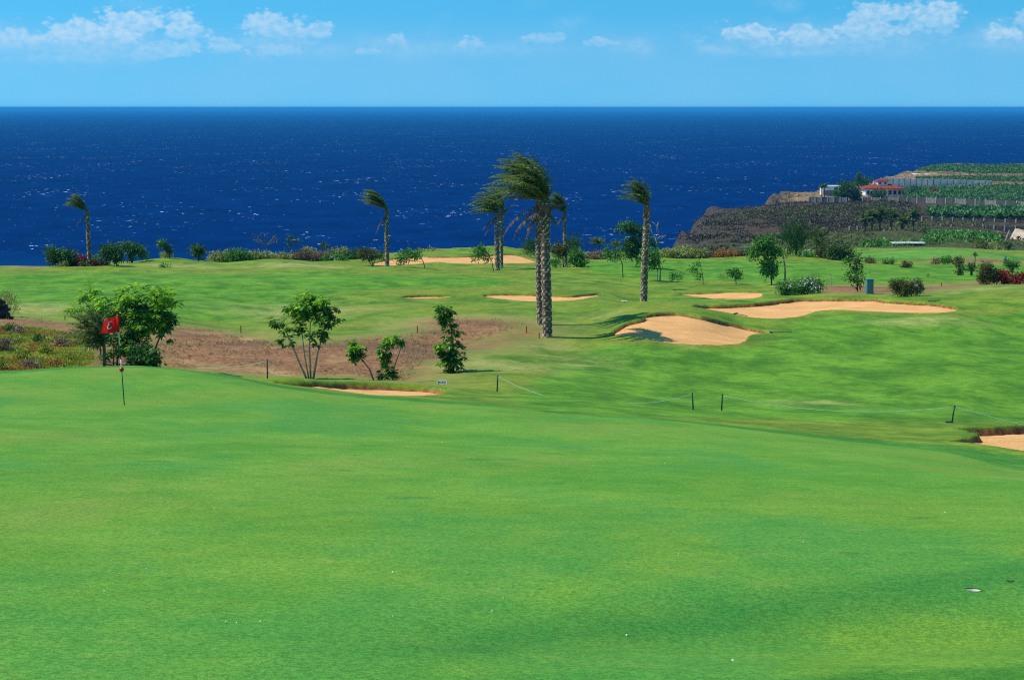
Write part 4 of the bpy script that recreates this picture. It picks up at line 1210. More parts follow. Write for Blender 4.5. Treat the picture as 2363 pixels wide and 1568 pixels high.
for (lab, u0, u1, v0, v1, mk, d) in [
    ('yellow-green bush at the left end of the hedge along the brink', 484, 534, 578, 608, 'yellow', 222),
    ('big fresh green bush in the left part of the brink hedge', 524, 576, 573, 607, 'mid', 221),
    ('pale yellow-green bush left of the bare tree', 568, 612, 576, 604, 'yellow', 222),
    ('low yellow-green bush right of the bare tree', 612, 672, 581, 602, 'yellow', 223),
    ('brownish dry bush between bare tree and white-flowered bush', 672, 722, 575, 601, 'brown', 224),
    ('pale twiggy bush topping the brown part of the hedge', 700, 726, 572, 590, 'yellow', 226),
    ('second brown dry bush farther right in the left hedge', 722, 760, 579, 602, 'brown', 225),
    ('dome-shaped olive bush behind the white-flowered bush', 758, 802, 573, 592, 'yellow', 229),
    ('green bush speckled with pale leaves near the lone palm', 748, 800, 586, 607, 'mid', 223),
    ('dark green bush at the right end of the left hedge', 795, 838, 574, 606, 'dark', 226),
    ('grey-green dome bush behind the far sand, left one', 965, 1016, 572, 594, 'yellow', 244),
    ('grey-green dome bush behind the far sand, right one', 1022, 1084, 579, 594, 'yellow', 246),
    ('pink-brown low bush right of the bushy clump by the slim palm', 1349, 1395, 579, 601, 'brown', 243),
    ('bright yellow-green bush starting the right part of the hedge', 1524, 1578, 570, 598, 'yellow', 248),
    ('tall straw-coloured bush in the right part of the hedge', 1556, 1600, 565, 598, 'yellow', 250),
    ('rounded pale green bush in the middle of the right hedge', 1590, 1632, 570, 598, 'yellow', 248),
    ('grey-brown bush of the right hedge', 1622, 1660, 573, 597, 'brown', 250),
    ('orange-brown dry bush of the right hedge', 1652, 1702, 573, 597, 'rust', 249),
    ('small green bush closing the right hedge', 1700, 1730, 577, 596, 'olive', 250)]:
    w, h = (u1 - u0) / 2, (v1 - v0) / 2
    cu, cv = (u0 + u1) / 2, (v0 + v1) / 2
    T(lab, (cu, v1), [(cu, cv + h * 0.2, w * 0.9, h * 0.9), (cu - w * 0.6, cv + h * 0.25, w * 0.5, h * 0.8), (cu + w * 0.6, cv + h * 0.2, w * 0.55, h * 0.85), (cu, v1 + 6, w * 0.8, 8)], mk, d=d, name='hedge_bush', cat='bush', part='foliage', size=0.26, cov=7.0, group=HB,
      extra=[('white', [(cu, cv, w * 0.7, h * 0.6)], 28, 0.2, 'flowers')] if 'pale leaves' in lab else None)


def bare_tree(lab, base, segs, d, mat):
    x, y = ray(*base)[0] * d, d
    z = ground(x, y)
    root = empty('bare_tree', (x, y, z), lab, 'tree')
    B = np.array((x, y, z))
    ch = []
    r = random.Random(int(base[0]))
    for sg in segs:
        pts = [np.array(at(u, v, d + (0 if i == 0 else r.uniform(-0.3, 0.3)))) for i, (u, v, w) in enumerate(sg)]
        if sg[0][1] >= base[1]:
            pts[0][2] = min(pts[0][2], ground(pts[0][0], pts[0][1])) - 0.1
        ch.append((pts, [pxr(w, d) for _, _, w in sg]))
    tubes_obj('trunk', ch[:1], mat, root, B, 6)
    tw = list(ch[1:])
    for c, rad in ch[1:]:
        for k in range(5):
            e = c[-1] + np.array((r.uniform(-1, 1), r.uniform(-1, 1), r.uniform(0.0, 0.9))) * pxr(13, d)
            m = (c[-1] + e) / 2 + np.array((0, 0, pxr(2, d)))
            s = c[-1] * (1 - k / 8) + c[0] * (k / 8)
            tw.append(([s, m, e], [pxr(0.55, d), pxr(0.4, d), pxr(0.25, d)]))
    tubes_obj('branches', tw, mat, root, B, 4)


bare_tree('leafless spreading tree standing out of the left brink hedge', (617, 602), [[(617, 602, 1.9), (616, 585, 1.6), (615, 568, 1.2)], [(615, 569, 1.0), (605, 558, .8), (595, 549, .6)], [(615, 569, 1.0), (622, 557, .8), (632, 550, .6)],
          [(615, 572, .8), (612, 556, .7), (612, 545, .5)], [(616, 575, .7), (604, 562, .6), (590, 556, .4)], [(615, 566, .8), (628, 560, .6), (640, 556, .4)]], 214, BARK)
bare_tree('pale leafless tree behind the leaning palm', (1522, 600), [[(1522, 600, 1.6), (1518, 570, 1.2), (1512, 548, 1.0)], [(1512, 548, .8), (1504, 536, .6), (1500, 524, .5)], [(1513, 550, .8), (1520, 536, .6), (1516, 522, .4)], [(1514, 555, .8), (1524, 545, .6), (1534, 547, .4)]], 225, BARK_PALE)
T('spindly sapling with two leaf tufts in front of the sea', (663, 590), [(668, 550, 6, 4), (667, 564, 6, 4), (686, 556, 4, 3)], 'dark', [[(663, 592, .7), (666, 575, .6), (668, 551, .4)], [(666, 572, .4), (686, 557, .3)]], d=224, size=0.2)
T('thin spiky-headed sapling over the brown hedge bushes', (749, 582), [(749, 568, 7, 5)], 'dark', [[(749, 584, .6), (749, 569, .4)]], d=228, size=0.24, style='blade', asp=0.2)
T('round-crowned olive tree on thin stems left of the lone palm', (860, 613), [(840, 585, 13, 9), (856, 584, 14, 10), (850, 592, 16, 8)], 'olive', [[(860, 614, 1.0), (857, 600, .8)], [(861, 614, .8), (864, 600, .7)], [(859, 614, .7), (851, 600, .6)]], d=201, size=0.22)
T('low dark shrub between olive tree and lone palm', (878, 602), [(878, 590, 12, 8)], 'dark', d=215, name='shrub', cat='shrub', part='foliage')
T('wind-bent tree leaning left, right of the lone palm', (981, 619), [(935, 592, 18, 11), (955, 585, 16, 11), (925, 600, 10, 7), (962, 592, 9, 7)], 'mid', [[(982, 620, 1.0), (976, 602, .9), (966, 584, .8)], [(978, 606, .6), (966, 603, .4)]], d=193, wind=0.7, size=0.24, cov=4.2)
T('wind-bent tree leaning left beside the far twin palms', (1139, 618), [(1108, 578, 17, 12), (1098, 592, 12, 9), (1120, 585, 10, 8), (1128, 598, 8, 6)], 'mid', [[(1139, 619, 1.0), (1135, 602, .9), (1126, 586, .8)]], d=193, wind=0.7, size=0.24, cov=4.4)
T('dark spiky bush touching the tallest palm trunk on its left', (1226, 592), [(1225, 571, 14, 14)], 'dark', d=236, name='shrub', cat='shrub', part='foliage', size=0.5, style='blade', asp=0.12)
T('umbrella-shaped dark tree in front of the slim palm', (1300, 612), [(1290, 574, 18, 11), (1306, 578, 16, 12), (1298, 585, 20, 8)], 'olive', [[(1300, 613, 1.4), (1298, 590, 1.0)]], d=202, size=0.22)
T('dense green bush right of the slim palm foot', (1334, 617), [(1332, 598, 19, 14), (1338, 606, 17, 11), (1330, 585, 14, 9)], 'mid', d=200, name='shrub', cat='shrub', part='foliage')
T('small bright bush left of the slim palm foot', (1284, 614), [(1284, 606, 12, 8)], 'mid', d=199, name='shrub', cat='shrub', part='foliage', size=0.2)
T('spiky grey-green bush behind the slim palm', (1323, 590), [(1323, 567, 13, 12)], 'dark', d=238, name='shrub', cat='shrub', part='foliage', size=0.5, style='blade', asp=0.12)
for (lab, u, v, tv, s) in [('small far palm with drooping crown against the sea', 1372, 586, 562, 31), ('smaller twin of the far palm against the sea', 1384, 586, 563, 33), ('tiny far palm left of the layered tree', 1420, 588, 568, 35)]:
    palm('palm_tree', lab, (u, v), [(u, v), (u, tv)], (3.4, 2.8), None, 13, 'small far palms against the sea', d=246, length=1.0, wind=0.3, grav=1.1, nl=14, leaf_len=0.4, leaf_w=0.10, seed=s, el=(5, 70), scaled=False)
T('slender tree leaning left between layered tree and hedge', (1438, 627), [(1402, 583, 13, 9), (1418, 588, 14, 10), (1425, 580, 8, 7), (1428, 610, 6, 4)], 'mid', [[(1438, 628, 1.1), (1436, 608, .9), (1430, 592, .8)]], d=178, wind=0.6, size=0.22, cov=4.4)
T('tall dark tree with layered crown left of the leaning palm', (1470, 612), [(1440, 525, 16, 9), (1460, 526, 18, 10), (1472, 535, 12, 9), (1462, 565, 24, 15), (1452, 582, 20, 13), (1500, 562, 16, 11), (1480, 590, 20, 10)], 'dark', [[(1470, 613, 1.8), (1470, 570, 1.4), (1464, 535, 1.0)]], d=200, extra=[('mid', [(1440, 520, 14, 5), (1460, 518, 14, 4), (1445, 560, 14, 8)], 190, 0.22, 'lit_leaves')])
T('tree with curved pale trunk just right of the leaning palm', (1523, 639), [(1500, 590, 20, 12), (1485, 600, 16, 10), (1506, 606, 16, 10), (1512, 588, 10, 8)], 'mid', [[(1523, 640, 1.8), (1524, 618, 1.6), (1516, 596, 1.2)], [(1517, 640, .8), (1516, 618, .7)]], d=168, bark=BARK_PALE)
T('small tree with wind-combed layers on the middle fairway', (1623, 647), [(1606, 613, 10, 5), (1603, 624, 9, 4), (1607, 634, 10, 4), (1613, 640, 7, 4), (1612, 609, 7, 4)], 'mid', [[(1623, 648, .8), (1621, 630, .7), (1616, 612, .5)]], d=164, wind=0.7, size=0.2, cov=3.7)
T('scrubby low bush round a short stake on the middle fairway', (1562, 643), [(1556, 636, 10, 6), (1570, 639, 9, 5)], 'mid', [[(1564, 644, .6), (1564, 629, .5)]], d=168, name='shrub', cat='shrub', part='foliage', size=0.18, cov=3.5)
T('faint grey shrub left of the round bush on the fairway', (1669, 646), [(1668, 640, 8, 5)], 'yellow', d=166, name='shrub', cat='shrub', part='foliage', size=0.14, cov=2.0, style='blade', asp=0.2)
T('round dark bush alone on the middle fairway', (1697, 646), [(1693, 628, 13, 9), (1702, 634, 10, 9)], 'mid', [[(1699, 647, 1.0), (1698, 636, .8)]], d=165, name='shrub', cat='shrub', part='foliage', size=0.18)
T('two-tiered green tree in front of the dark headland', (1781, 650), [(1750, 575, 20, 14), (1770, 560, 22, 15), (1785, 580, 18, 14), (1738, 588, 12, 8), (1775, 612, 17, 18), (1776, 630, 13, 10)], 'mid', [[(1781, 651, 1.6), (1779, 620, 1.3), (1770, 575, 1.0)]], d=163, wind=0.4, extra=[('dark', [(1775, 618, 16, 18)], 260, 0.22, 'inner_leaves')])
T('thin bare-stemmed tree right of the two-tiered tree', (1812, 645), [(1806, 584, 11, 12), (1800, 575, 8, 8)], 'yellow', [[(1812, 646, 2.4), (1811, 615, 2.0), (1807, 590, 1.5)]], d=168, bark=BARK, size=0.2, cov=2.6)
T('spiky dark dragon-tree clump behind the thin stem', (1836, 600), [(1824, 545, 17, 12), (1846, 540, 16, 12), (1836, 560, 16, 16), (1837, 582, 10, 14)], 'dark', [[(1838, 602, 3.0), (1837, 570, 2.4), (1826, 548, 1.8)], [(1820, 602, 1.0), (1815, 565, .8)]], d=243, size=0.75, style='blade', asp=0.10, cov=5.7)
palm('palm_tree', 'bushy date palm with pale arching fronds before the headland', (1888, 600), [(1888, 602), (1888, 580), (1888, 562)], (10, 9), None, 34, None, d=246, length=2.6, wind=0.05, grav=0.35, nl=24, leaf_len=0.5, leaf_w=0.1, seed=41, el=(-25, 85), dead=[(-0.9, -0.2, 1.6), (-0.7, -0.6, 1.5), (0.7, -0.5, 1.4), (-0.4, -0.8, 1.4)], scaled=False)
T('white-flowered low bush under the date palm', (1866, 598), [(1866, 589, 22, 7), (1850, 587, 10, 6)], 'mid', d=240, name='shrub', cat='shrub', part='foliage', extra=[('white', [(1862, 588, 22, 6)], 30, 0.2, 'flowers')])
T('grey-green bush right of the date palm foot', (1898, 602), [(1898, 584, 15, 15)], 'olive', d=239, name='shrub', cat='shrub', part='foliage', size=0.26)
T('large dark rounded bush behind the single round tree', (1940, 606), [(1928, 582, 18, 16), (1950, 585, 21, 18), (1938, 594, 28, 11)], 'dark', d=236, name='shrub', cat='shrub', part='foliage', size=0.28, extra=[('olive', [(1940, 574, 28, 8)], 160, 0.24, 'dry_tips')])
T('low olive bush right of the large rounded bush', (2010, 608), [(2010, 601, 12, 6)], 'olive', d=228, name='shrub', cat='shrub', part='foliage', size=0.2)
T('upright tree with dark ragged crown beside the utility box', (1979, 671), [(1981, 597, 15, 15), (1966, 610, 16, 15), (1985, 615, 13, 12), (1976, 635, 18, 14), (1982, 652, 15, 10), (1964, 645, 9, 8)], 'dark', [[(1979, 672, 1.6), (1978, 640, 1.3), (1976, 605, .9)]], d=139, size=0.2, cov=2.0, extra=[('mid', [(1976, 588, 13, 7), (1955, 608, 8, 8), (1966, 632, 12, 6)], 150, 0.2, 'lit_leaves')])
for (lab, u, v, ru, rv, mk, d) in [
    ('round dark bush alone on the far right fairway', 2051, 604, 12, 7, 'mid', 222), ('round olive bush alone on the far right fairway', 2093, 611, 11, 7, 'olive', 212),
    ('flat dark bush below the far raised green', 2184, 599, 16, 7, 'mid', 226), ('dry straw bush left of the flat dark bush', 2159, 603, 9, 5, 'straw', 224),
    ('dry olive bush right of the flat dark bush', 2216, 600, 10, 7, 'yellow', 222)]:
    T(lab, (u, v + rv * 0.8), [(u, v, ru, rv), (u - ru * 0.3, v + rv * 0.3, ru * 0.6, rv * 0.6)], mk, d=d, name='shrub', cat='shrub', part='foliage', size=0.2)
T('small two-ball tree right of the far bushes', (2217, 636), [(2207, 603, 12, 8), (2216, 610, 8, 6), (2216, 627, 7, 7)], 'olive', [[(2217, 637, .9), (2214, 610, .7)]], d=182, size=0.2)
palm('palm_tree', 'dwarf palm spreading on the grass left of the red bushes', (2242, 634), [(2242, 634), (2242, 626)], (6, 5), None, 16, None, d=182, length=1.0, wind=0.1, grav=0.7, nl=16, leaf_len=0.3, leaf_w=0.07, seed=44, el=(5, 80), scaled=False)
palm('palm_tree', 'tiny palm by the far raised green', (2250, 603), [(2250, 604), (2250, 590)], (3, 2.5), None, 9, None, d=220, length=0.45, wind=0.1, grav=1.2, nl=10, leaf_len=0.2, leaf_w=0.07, seed=45, el=(5, 80), scaled=False)
T('big yellow-olive bush at the right edge joined to red ones', (2282, 657), [(2278, 622, 20, 14), (2286, 636, 20, 18), (2272, 640, 12, 12)], 'olive', d=151, name='shrub', cat='shrub', part='foliage', size=0.18)
T('deep red bush between the yellow-olive and the last red bush', (2315, 656), [(2312, 638, 18, 13), (2325, 644, 14, 11)], 'red', d=151, name='shrub', cat='shrub', part='foliage', size=0.18)
T('dark red bush cut by the right edge', (2350, 657), [(2348, 644, 17, 10), (2366, 640, 14, 12)], 'red', d=150, name='shrub', cat='shrub', part='foliage', size=0.18)
T('small round-headed tree above the red bushes', (2337, 633), [(2330, 608, 11, 8), (2342, 611, 10, 8), (2336, 621, 6, 6)], 'mid', [[(2337, 634, 1.0), (2336, 618, .8)]], d=187, size=0.2)
T('long oleander bush covered in white flowers by the long bunker', (1845, 681), [(1815, 664, 24, 15), (1845, 665, 26, 15), (1876, 660, 24, 19), (1845, 674, 48, 8)], 'mid', d=138, name='oleander_bush', cat='bush', part='foliage', size=0.19, asp=0.3, extra=[('white', [(1812, 657, 23, 13), (1845, 657, 24, 12), (1878, 655, 24, 18)], 420, 0.16, 'flowers')])
T('mixed olive bush with a white-flowered side right of the box', (2092, 680), [(2070, 656, 14, 10), (2088, 662, 22, 15), (2115, 660, 14, 12), (2092, 672, 34, 8)], 'olive', d=131, name='shrub', cat='shrub', part='foliage', size=0.17, asp=0.35, extra=[('white', [(2110, 665, 15, 12)], 110, 0.14, 'flowers'), ('mid', [(2112, 668, 13, 10), (2066, 652, 9, 7)], 170, 0.17, 'green_leaves')])
# ------------------------------------------------------------------ flag on the near green
def build_flag():
    d = 43.5
    x, y = hit(287, 934, 38, 50)
    d = y
    z = ground(x, y)
    B = np.array((x, y, z))
    root = empty('golf_flagstick', (x, y, z), 'golf flagstick with red flag and red ball standing on the near green', 'flag')
    red = material('flag_cloth', (0.90, 0.010, 0.012), 0.6, 0.25, (3.0, 0.12))
    nt_ = red.node_tree
    pb = [n for n in nt_.nodes if n.type == 'BSDF_PRINCIPLED'][0]
    ou = [n for n in nt_.nodes if n.type == 'OUTPUT_MATERIAL'][0]
    tl = nt_.nodes.new('ShaderNodeBsdfTranslucent'); tl.inputs[0].default_value = (1.0, 0.02, 0.015, 1)
    mx = nt_.nodes.new('ShaderNodeMixShader'); mx.inputs[0].default_value = 0.5
    nt_.links.new(pb.outputs[0], mx.inputs[1]); nt_.links.new(tl.outputs[0], mx.inputs[2]); nt_.links.new(mx.outputs[0], ou.inputs[0])
    redp = material('red_plastic', (0.55, 0.010, 0.012), 0.35, 0.5)
    white = material('stick_white', (0.78, 0.78, 0.76), 0.4, 0.4)
    black = material('stick_black', (0.012, 0.022, 0.018), 0.45, 0.4)
    off = z - at(287, 934.4, d).z

    def P(u, v, dy=0.0):
        p = at(u, v, d)
        return np.array((p.x, p.y + dy, p.z + off))
    foot, tip = P(287, 934.4), P(271, 728)
    L = lambda v: foot + (tip - foot) * ((934.4 - v) / (934.4 - 728))
    r0 = 0.0115
    for (v0, v1, m, nm) in [(938, 860, black, 'stick_section'), (860, 829, white, 'stick_section'), (829, 797, black, 'stick_section'), (797, 727, white, 'stick_section')]:
        V, Fc = tube([L(v0), L((v0 + v1) / 2), L(v1)], [r0, r0, r0], 10)
        mesh_obj(nm, np.array(V) - B, Fc, m, root, smooth=True)
    # ball
    c = L(852)
    V, Fc = [], []
    n1, n2 = 10, 16
    for i in range(n1 + 1):
        for k in range(n2):
            a, b = math.pi * i / n1, 2 * math.pi * k / n2
            V.append(c + 0.056 * np.array((math.sin(a) * math.cos(b), math.sin(a) * math.sin(b), math.cos(a))))
    for i in range(n1):
        for k in range(n2):
            Fc.append((i * n2 + k, i * n2 + (k + 1) % n2, (i + 1) * n2 + (k + 1) % n2, (i + 1) * n2 + k))
    mesh_obj('ball', np.array(V) - B, Fc, redp, root, smooth=True)
    V, Fc = tube([c - (0, 0, 0.066), c + (0, 0, 0.066)], [0.017, 0.017], 10)
    mesh_obj('ball_collar', np.array(V) - B, Fc, redp, root, smooth=True)
    # cloth, flying left and drooping at the fly
    TR, BR, BL, TL = P(271, 729), P(275.5, 766), P(226, 770.6), P(241, 736.5)

    def S(s, t, o=0.0):
        """s along the fly (0 stick, 1 end), t down the hoist"""
        top = TR * (1 - s) + TL * s; bot = BR * (1 - s) + BL * s
        p = top * (1 - t) + bot * t
        w = 0.035 * math.sin(s * 7.5 + t * 1.2) * min(1, s * 4) + 0.05 * s
        sag = -0.02 * math.sin(s * math.pi) * (1 - t) * 0.6 + 0.012 * math.sin(s * 9 + 1)* s
        return p + np.array((0, w + o, sag))
    ns, nt = 28, 18
    V = [S(i / ns, j / nt) for j in range(nt + 1) for i in range(ns + 1)]
    Fc = []
    M = (ns + 1) * (nt + 1)
    for j in range(nt):
        for i in range(ns):
            a = j * (ns + 1) + i
            Fc.append((a, a + 1, a + ns + 2, a + ns + 1))
    cloth = mesh_obj('cloth', np.array(V) - B, Fc, red, root, smooth=True)
    # sleeve round the stick
    V, Fc = tube([L(727.5), L(748), L(767)], [0.024, 0.022, 0.024], 10)
    mesh_obj('sleeve', np.array(V) - B, Fc, red, root, smooth=True)
    # the figure printed on the cloth, seen from the back: a 3 turned round, opening to the right
    num = material('flag_print', (0.72, 0.45, 0.42), 0.6, 0.2)
    pl = []
    cs, rs = 0.50, 0.115
    for k in range(13):          # upper bowl
        a = R(60 + k * (245 - 60) / 12)
        pl.append((cs + 0.0 - rs * 0.9 * math.cos(a) * -1, 0.385 - 0.125 * math.sin(a)))
    up = [(0.41, 0.30), (0.425, 0.255), (0.47, 0.225), (0.53, 0.225), (0.58, 0.26), (0.595, 0.32), (0.58, 0.38), (0.545, 0.42), (0.49, 0.43)]
    dn = [(0.49, 0.43), (0.56, 0.45), (0.605, 0.50), (0.615, 0.58), (0.59, 0.66), (0.53, 0.70), (0.46, 0.69), (0.405, 0.64), (0.39, 0.585)]
    V, Fc = [], []
    for side in (-0.003, 0.005):
        for ch in (up, dn):
            pts = np.array(smooth_open(ch, 4))
            tg = np.gradient(pts, axis=0)
            nrm = np.stack([-tg[:, 1], tg[:, 0]], 1)
            nrm /= np.linalg.norm(nrm, axis=1, keepdims=True) + 1e-9
            hw = np.array((0.030, 0.036))
            o = len(V)
            for p, q in zip(pts, nrm):
                V.append(S(*(p + q * hw), side)); V.append(S(*(p - q * hw), side))
            for i in range(len(pts) - 1):
                Fc.append((o + 2 * i, o + 2 * i + 1, o + 2 * i + 3, o + 2 * i + 2))
    o = mesh_obj('numeral', np.array(V) - B, Fc, num, cloth)
    o['label'] = 'pale numeral three seen mirrored from the back of the cloth'


def smooth_open(pts, n):
    P = [np.array(p, float) for p in pts]
    P = [2 * P[0] - P[1]] + P + [2 * P[-1] - P[-2]]
    o = []
    for i in range(1, len(P) - 2):
        for k in range(n):
            t = k / n
            p0, p1, p2, p3 = P[i - 1], P[i], P[i + 1], P[i + 2]
            o.append(0.5 * ((2 * p1) + (-p0 + p2) * t + (2 * p0 - 5 * p1 + 4 * p2 - p3) * t * t + (-p0 + 3 * p1 - 3 * p2 + p3) * t ** 3))
    o.append(P[-2])
    return o


build_flag()


def build_cup():
    x, y = CUP
    z = ground(x, y)
    root = empty('golf_cup', (x, y, z), 'white-lined hole cut in the green near the right corner', 'golf hole')
    liner = material('cup_liner', (0.74, 0.73, 0.68), 0.5, 0.3, (20, 0.15))
    soil = material('cup_soil', (0.10, 0.06, 0.035), 0.95, 0.1, (30, 0.3))
    n = 28

    def ring(r, dz):
        o = []
        for k in range(n):
            a = 2 * math.pi * k / n
            px, py = x + r * math.cos(a), y + r * math.sin(a)
            o.append((px - x, py - y, ground(px, py) - z + dz))
        return o

    def strip(rings, nm, mat, attrs=None, closed=False):
        V = [p for q in rings for p in q]
        Fc = []
        for i in range(len(rings) - 1):
            for k in range(n):
                Fc.append((i * n + k, i * n + (k + 1) % n, (i + 1) * n + (k + 1) % n, (i + 1) * n + k))
        if closed:
            Fc.append(tuple(range((len(rings) - 1) * n, len(rings) * n)))
        o = mesh_obj(nm, V, Fc, mat, root, smooth=False)
        if attrs:
            for kx, vx in attrs.items():
                a_ = o.data.attributes.new(kx, 'FLOAT', 'POINT')
                a_.data.foreach_set('value', [vx] * len(V))
        return o
    strip([ring(0.082, -0.004), ring(0.070, 0.004), ring(0.056, 0.003)], 'turf_rim', TURF, {'green': 8, 'sand': -3, 'soil': -14, 'ice': -14, 'fair': -14, 'dry': 0, 'dark_swath': 2})
    strip([ring(0.056, 0.003), ring(0.0555, -0.003)], 'soil_edge', soil)
    strip([ring(0.0545, -0.003), ring(0.0545, -0.014), ring(0.052, -0.026)], 'liner', liner, closed=True)


build_cup()

# pitch mark close to the hole: flat dark patch paints the shade inside it
def build_divot():
    x, y = hit(2330, 1340, 9, 14)
    n = 14
    V, Fc = [(0, 0, 0.001)], []
    z0 = ground(x, y)
    for k in range(n):
        a = 2 * math.pi * k / n
        r = 0.022 * (1 + 0.35 * math.sin(3 * a + 1))
        px, py = x + r * 1.2 * math.cos(a), y + r * math.sin(a) * 1.6
        V.append((px - x, py - y, ground(px, py) - z0 + 0.004))
    for k in range(n):
        Fc.append((0, 1 + k, 1 + (k + 1) % n))
    o = mesh_obj('divot', V, Fc, material('pit_shade_turf', (0.05, 0.10, 0.02), 0.95, 0.1, (40, 0.4)))
    o.location = (x, y, z0)
    tag(o, 'pitch mark just right of the hole, its inner shade painted dark', 'divot')


build_divot()

# ------------------------------------------------------------------ rope posts
POST = material('post_paint', (0.012, 0.045, 0.035), 0.55, 0.35, (14, 0.3))
ROPE = material('rope', (0.32, 0.54, 0.35), 0.7, 0.2, (30, 0.15))
tops = {}
for (lab, u, v, h, lean) in [('dark green rope post beyond the narrow bunker, left of the multi-stemmed tree', 617, 866, 36, 0), ('dark green rope post right of the arrow sign', 1147, 903, 37, 1.5),
                             ('dark green rope post tilted, left of a close pair', 1600, 945, 39, -3), ('dark green rope post, right of a close pair', 1665, 947, 38, 1.5), ('dark green rope post with a foot plate near the right bunker', 2196, 975, 40, 6)]:
    x, y = hit(u, v, 52, 90)
    if u == 617:
        y = 69.0; x = ray(u, v)[0] * y
    d = y
    z = ground(x, y)
    hm = pxr(h, d)
    root = empty('rope_post', (x, y, z), lab, 'post', 'rope posts beyond the near green')
    dx = pxr(lean, d)
    top = np.array((dx, 0, hm + max(0, at(u, v, d).z - z)))
    V, Fc = tube([(0, 0, -0.1), tuple(top * 0.5), tuple(top)], [pxr(1.7, d)] * 3, 8)
    mesh_obj('shaft', V, Fc, POST, root, smooth=True)
    V, Fc = tube([tuple(top), tuple(top + np.array((0, 0, 0.02)))], [pxr(2.1, d), pxr(1.6, d)], 8)
    mesh_obj('cap', V, Fc, POST, root, smooth=True)
    if u == 2196:
        V, Fc = box((-pxr(6, d), -0.04, 0.03), (pxr(18, d), 0.12, 0.06), 0.1, 0.015)
        mesh_obj('foot_plate', V, Fc, POST, root)
    tops[u] = np.array((x, y, z)) + top * 0.95


def rope(lab, a, b, sag, nseg=24):
    pts = []
    for i in range(nseg + 1):
        t = i / nseg
        p = a * (1 - t) + b * t
        p = p - np.array((0, 0, sag * 4 * t * (1 - t)))
        p[2] = max(p[2], ground(p[0], p[1]) + 0.02)
        pts.append(p)
    V, Fc = tube(pts, [0.0105] * len(pts), 6)
    o = mesh_obj('rope', V, Fc, ROPE, smooth=True)
    tag(o, lab, 'rope', 'green ropes strung between the posts')


def gp(u, v, d0=45, d1=95, up=0.02):
    x, y = hit(u, v, d0, d1)
    return np.array((x, y, ground(x, y) + up))


rope('rope running from the post right of the arrow sign down to the grass', tops[1147], gp(1256, 914), 0.05)
rope('rope running left from the tilted post down to the grass', tops[1600], gp(1453, 931), 0.10)
rope('long sagging rope from the close pair to the right post', tops[1665], tops[2196], 0.35)
rope('rope leaving the right post towards the right edge', tops[2196], np.array((tops[2196][0] + 5.0, tops[2196][1] - 1.5, tops[2196][2] - 1.0)), 0.08)
_e = at(455, 849, 70.0)
rope('slack rope left of the multi-stemmed tree above bare earth', tops[617], np.array((_e.x, _e.y, _e.z)), 0.08)

# red and brown boundary stakes
STAKE = material('stake_red', (0.40, 0.030, 0.014), 0.6, 0.3, (10, 0.25))
STAKE_B = material('stake_brown', (0.20, 0.075, 0.03), 0.7, 0.2, (10, 0.25))
for (lab, u, v, h, m) in [('brown stake left of the leafy tree by the path', 150, 738, 13, STAKE_B), ('dark red stake at the upper edge of the bare earth', 556, 768, 17, STAKE_B), ('red stake on the bare earth right of the saplings', 963, 768, 16, STAKE),
                          ('red stake just left of the twin palm trunks', 1215, 768, 15, STAKE), ('thin red stake touching the foot of the tallest palm', 1244, 781, 13, STAKE)]:
    x, y = hit(u, v, 78, 118)
    z = ground(x, y)
    root = empty('boundary_stake', (x, y, z), lab, 'stake', 'boundary stakes round the bare earth')
    hm = pxr(h, y)
    V, Fc = box((0, 0, hm / 2 - 0.05), (0.05, 0.05, hm + 0.1), 0.3, 0.008)
    mesh_obj('shaft', V, Fc, m, root)
    V, Fc = box((0, 0, hm + 0.012), (0.056, 0.056, 0.02), 0.3, 0.006)
    mesh_obj('cap', V, Fc, m, root)

# arrow sign
def build_sign():
    x, y = hit(1019, 888, 60, 80)
    z = ground(x, y)
    root = empty('arrow_sign', (x, y, z), 'small low black arrow sign with white border pointing left', 'sign')
    root.rotation_euler = (-0.45, 0, 0.12)
    w, h = pxr(23, y), pxr(9, y)
    zc = pxr(5.5, y) * 1.0 + 0.03
    wt = material('sign_white', (0.85, 0.85, 0.83), 0.5, 0.3)
    bk = material('sign_black', (0.02, 0.03, 0.035), 0.5, 0.3)

    def arrow(sw, sh, y0, y1):
        o = [(-sw / 2, 0), (-sw / 2 + sh * 0.7, -sh / 2), (sw / 2, -sh / 2), (sw / 2, sh / 2), (-sw / 2 + sh * 0.7, sh / 2)]
        n = len(o)
        V = [(a, y0, zc + b) for a, b in o] + [(a, y1, zc + b) for a, b in o]
        Fc = [tuple(range(n)), tuple(range(2 * n - 1, n - 1, -1))] + [(k, k + n, (k + 1) % n + n, (k + 1) % n) for k in range(n)]
        return V, Fc
    mesh_obj('border_plate', *arrow(w, h, 0.0, 0.015), wt, root)
    mesh_obj('face_plate', *arrow(w * 0.84, h * 0.55, -0.004, 0.0), bk, root)
    for k in (-0.3, 0.3):
        V, Fc = box((k * w, 0.02, zc / 2 - 0.08), (0.02, 0.02, zc + 0.1))
        mesh_obj('leg', V, Fc, bk, root)
    # worn lettering: two short words, too small to read
    xs = [-0.16, -0.10, -0.04, 0.02, 0.16, 0.22, 0.28]
    parts = []
    for i, q in enumerate(xs):
        parts.append(box((q * w, -0.0055, zc), (w * 0.032, 0.002, h * (0.26 if i % 2 else 0.34))))
    V, Fc = join(parts)
    mesh_obj('lettering', V, Fc, wt, root)


build_sign()

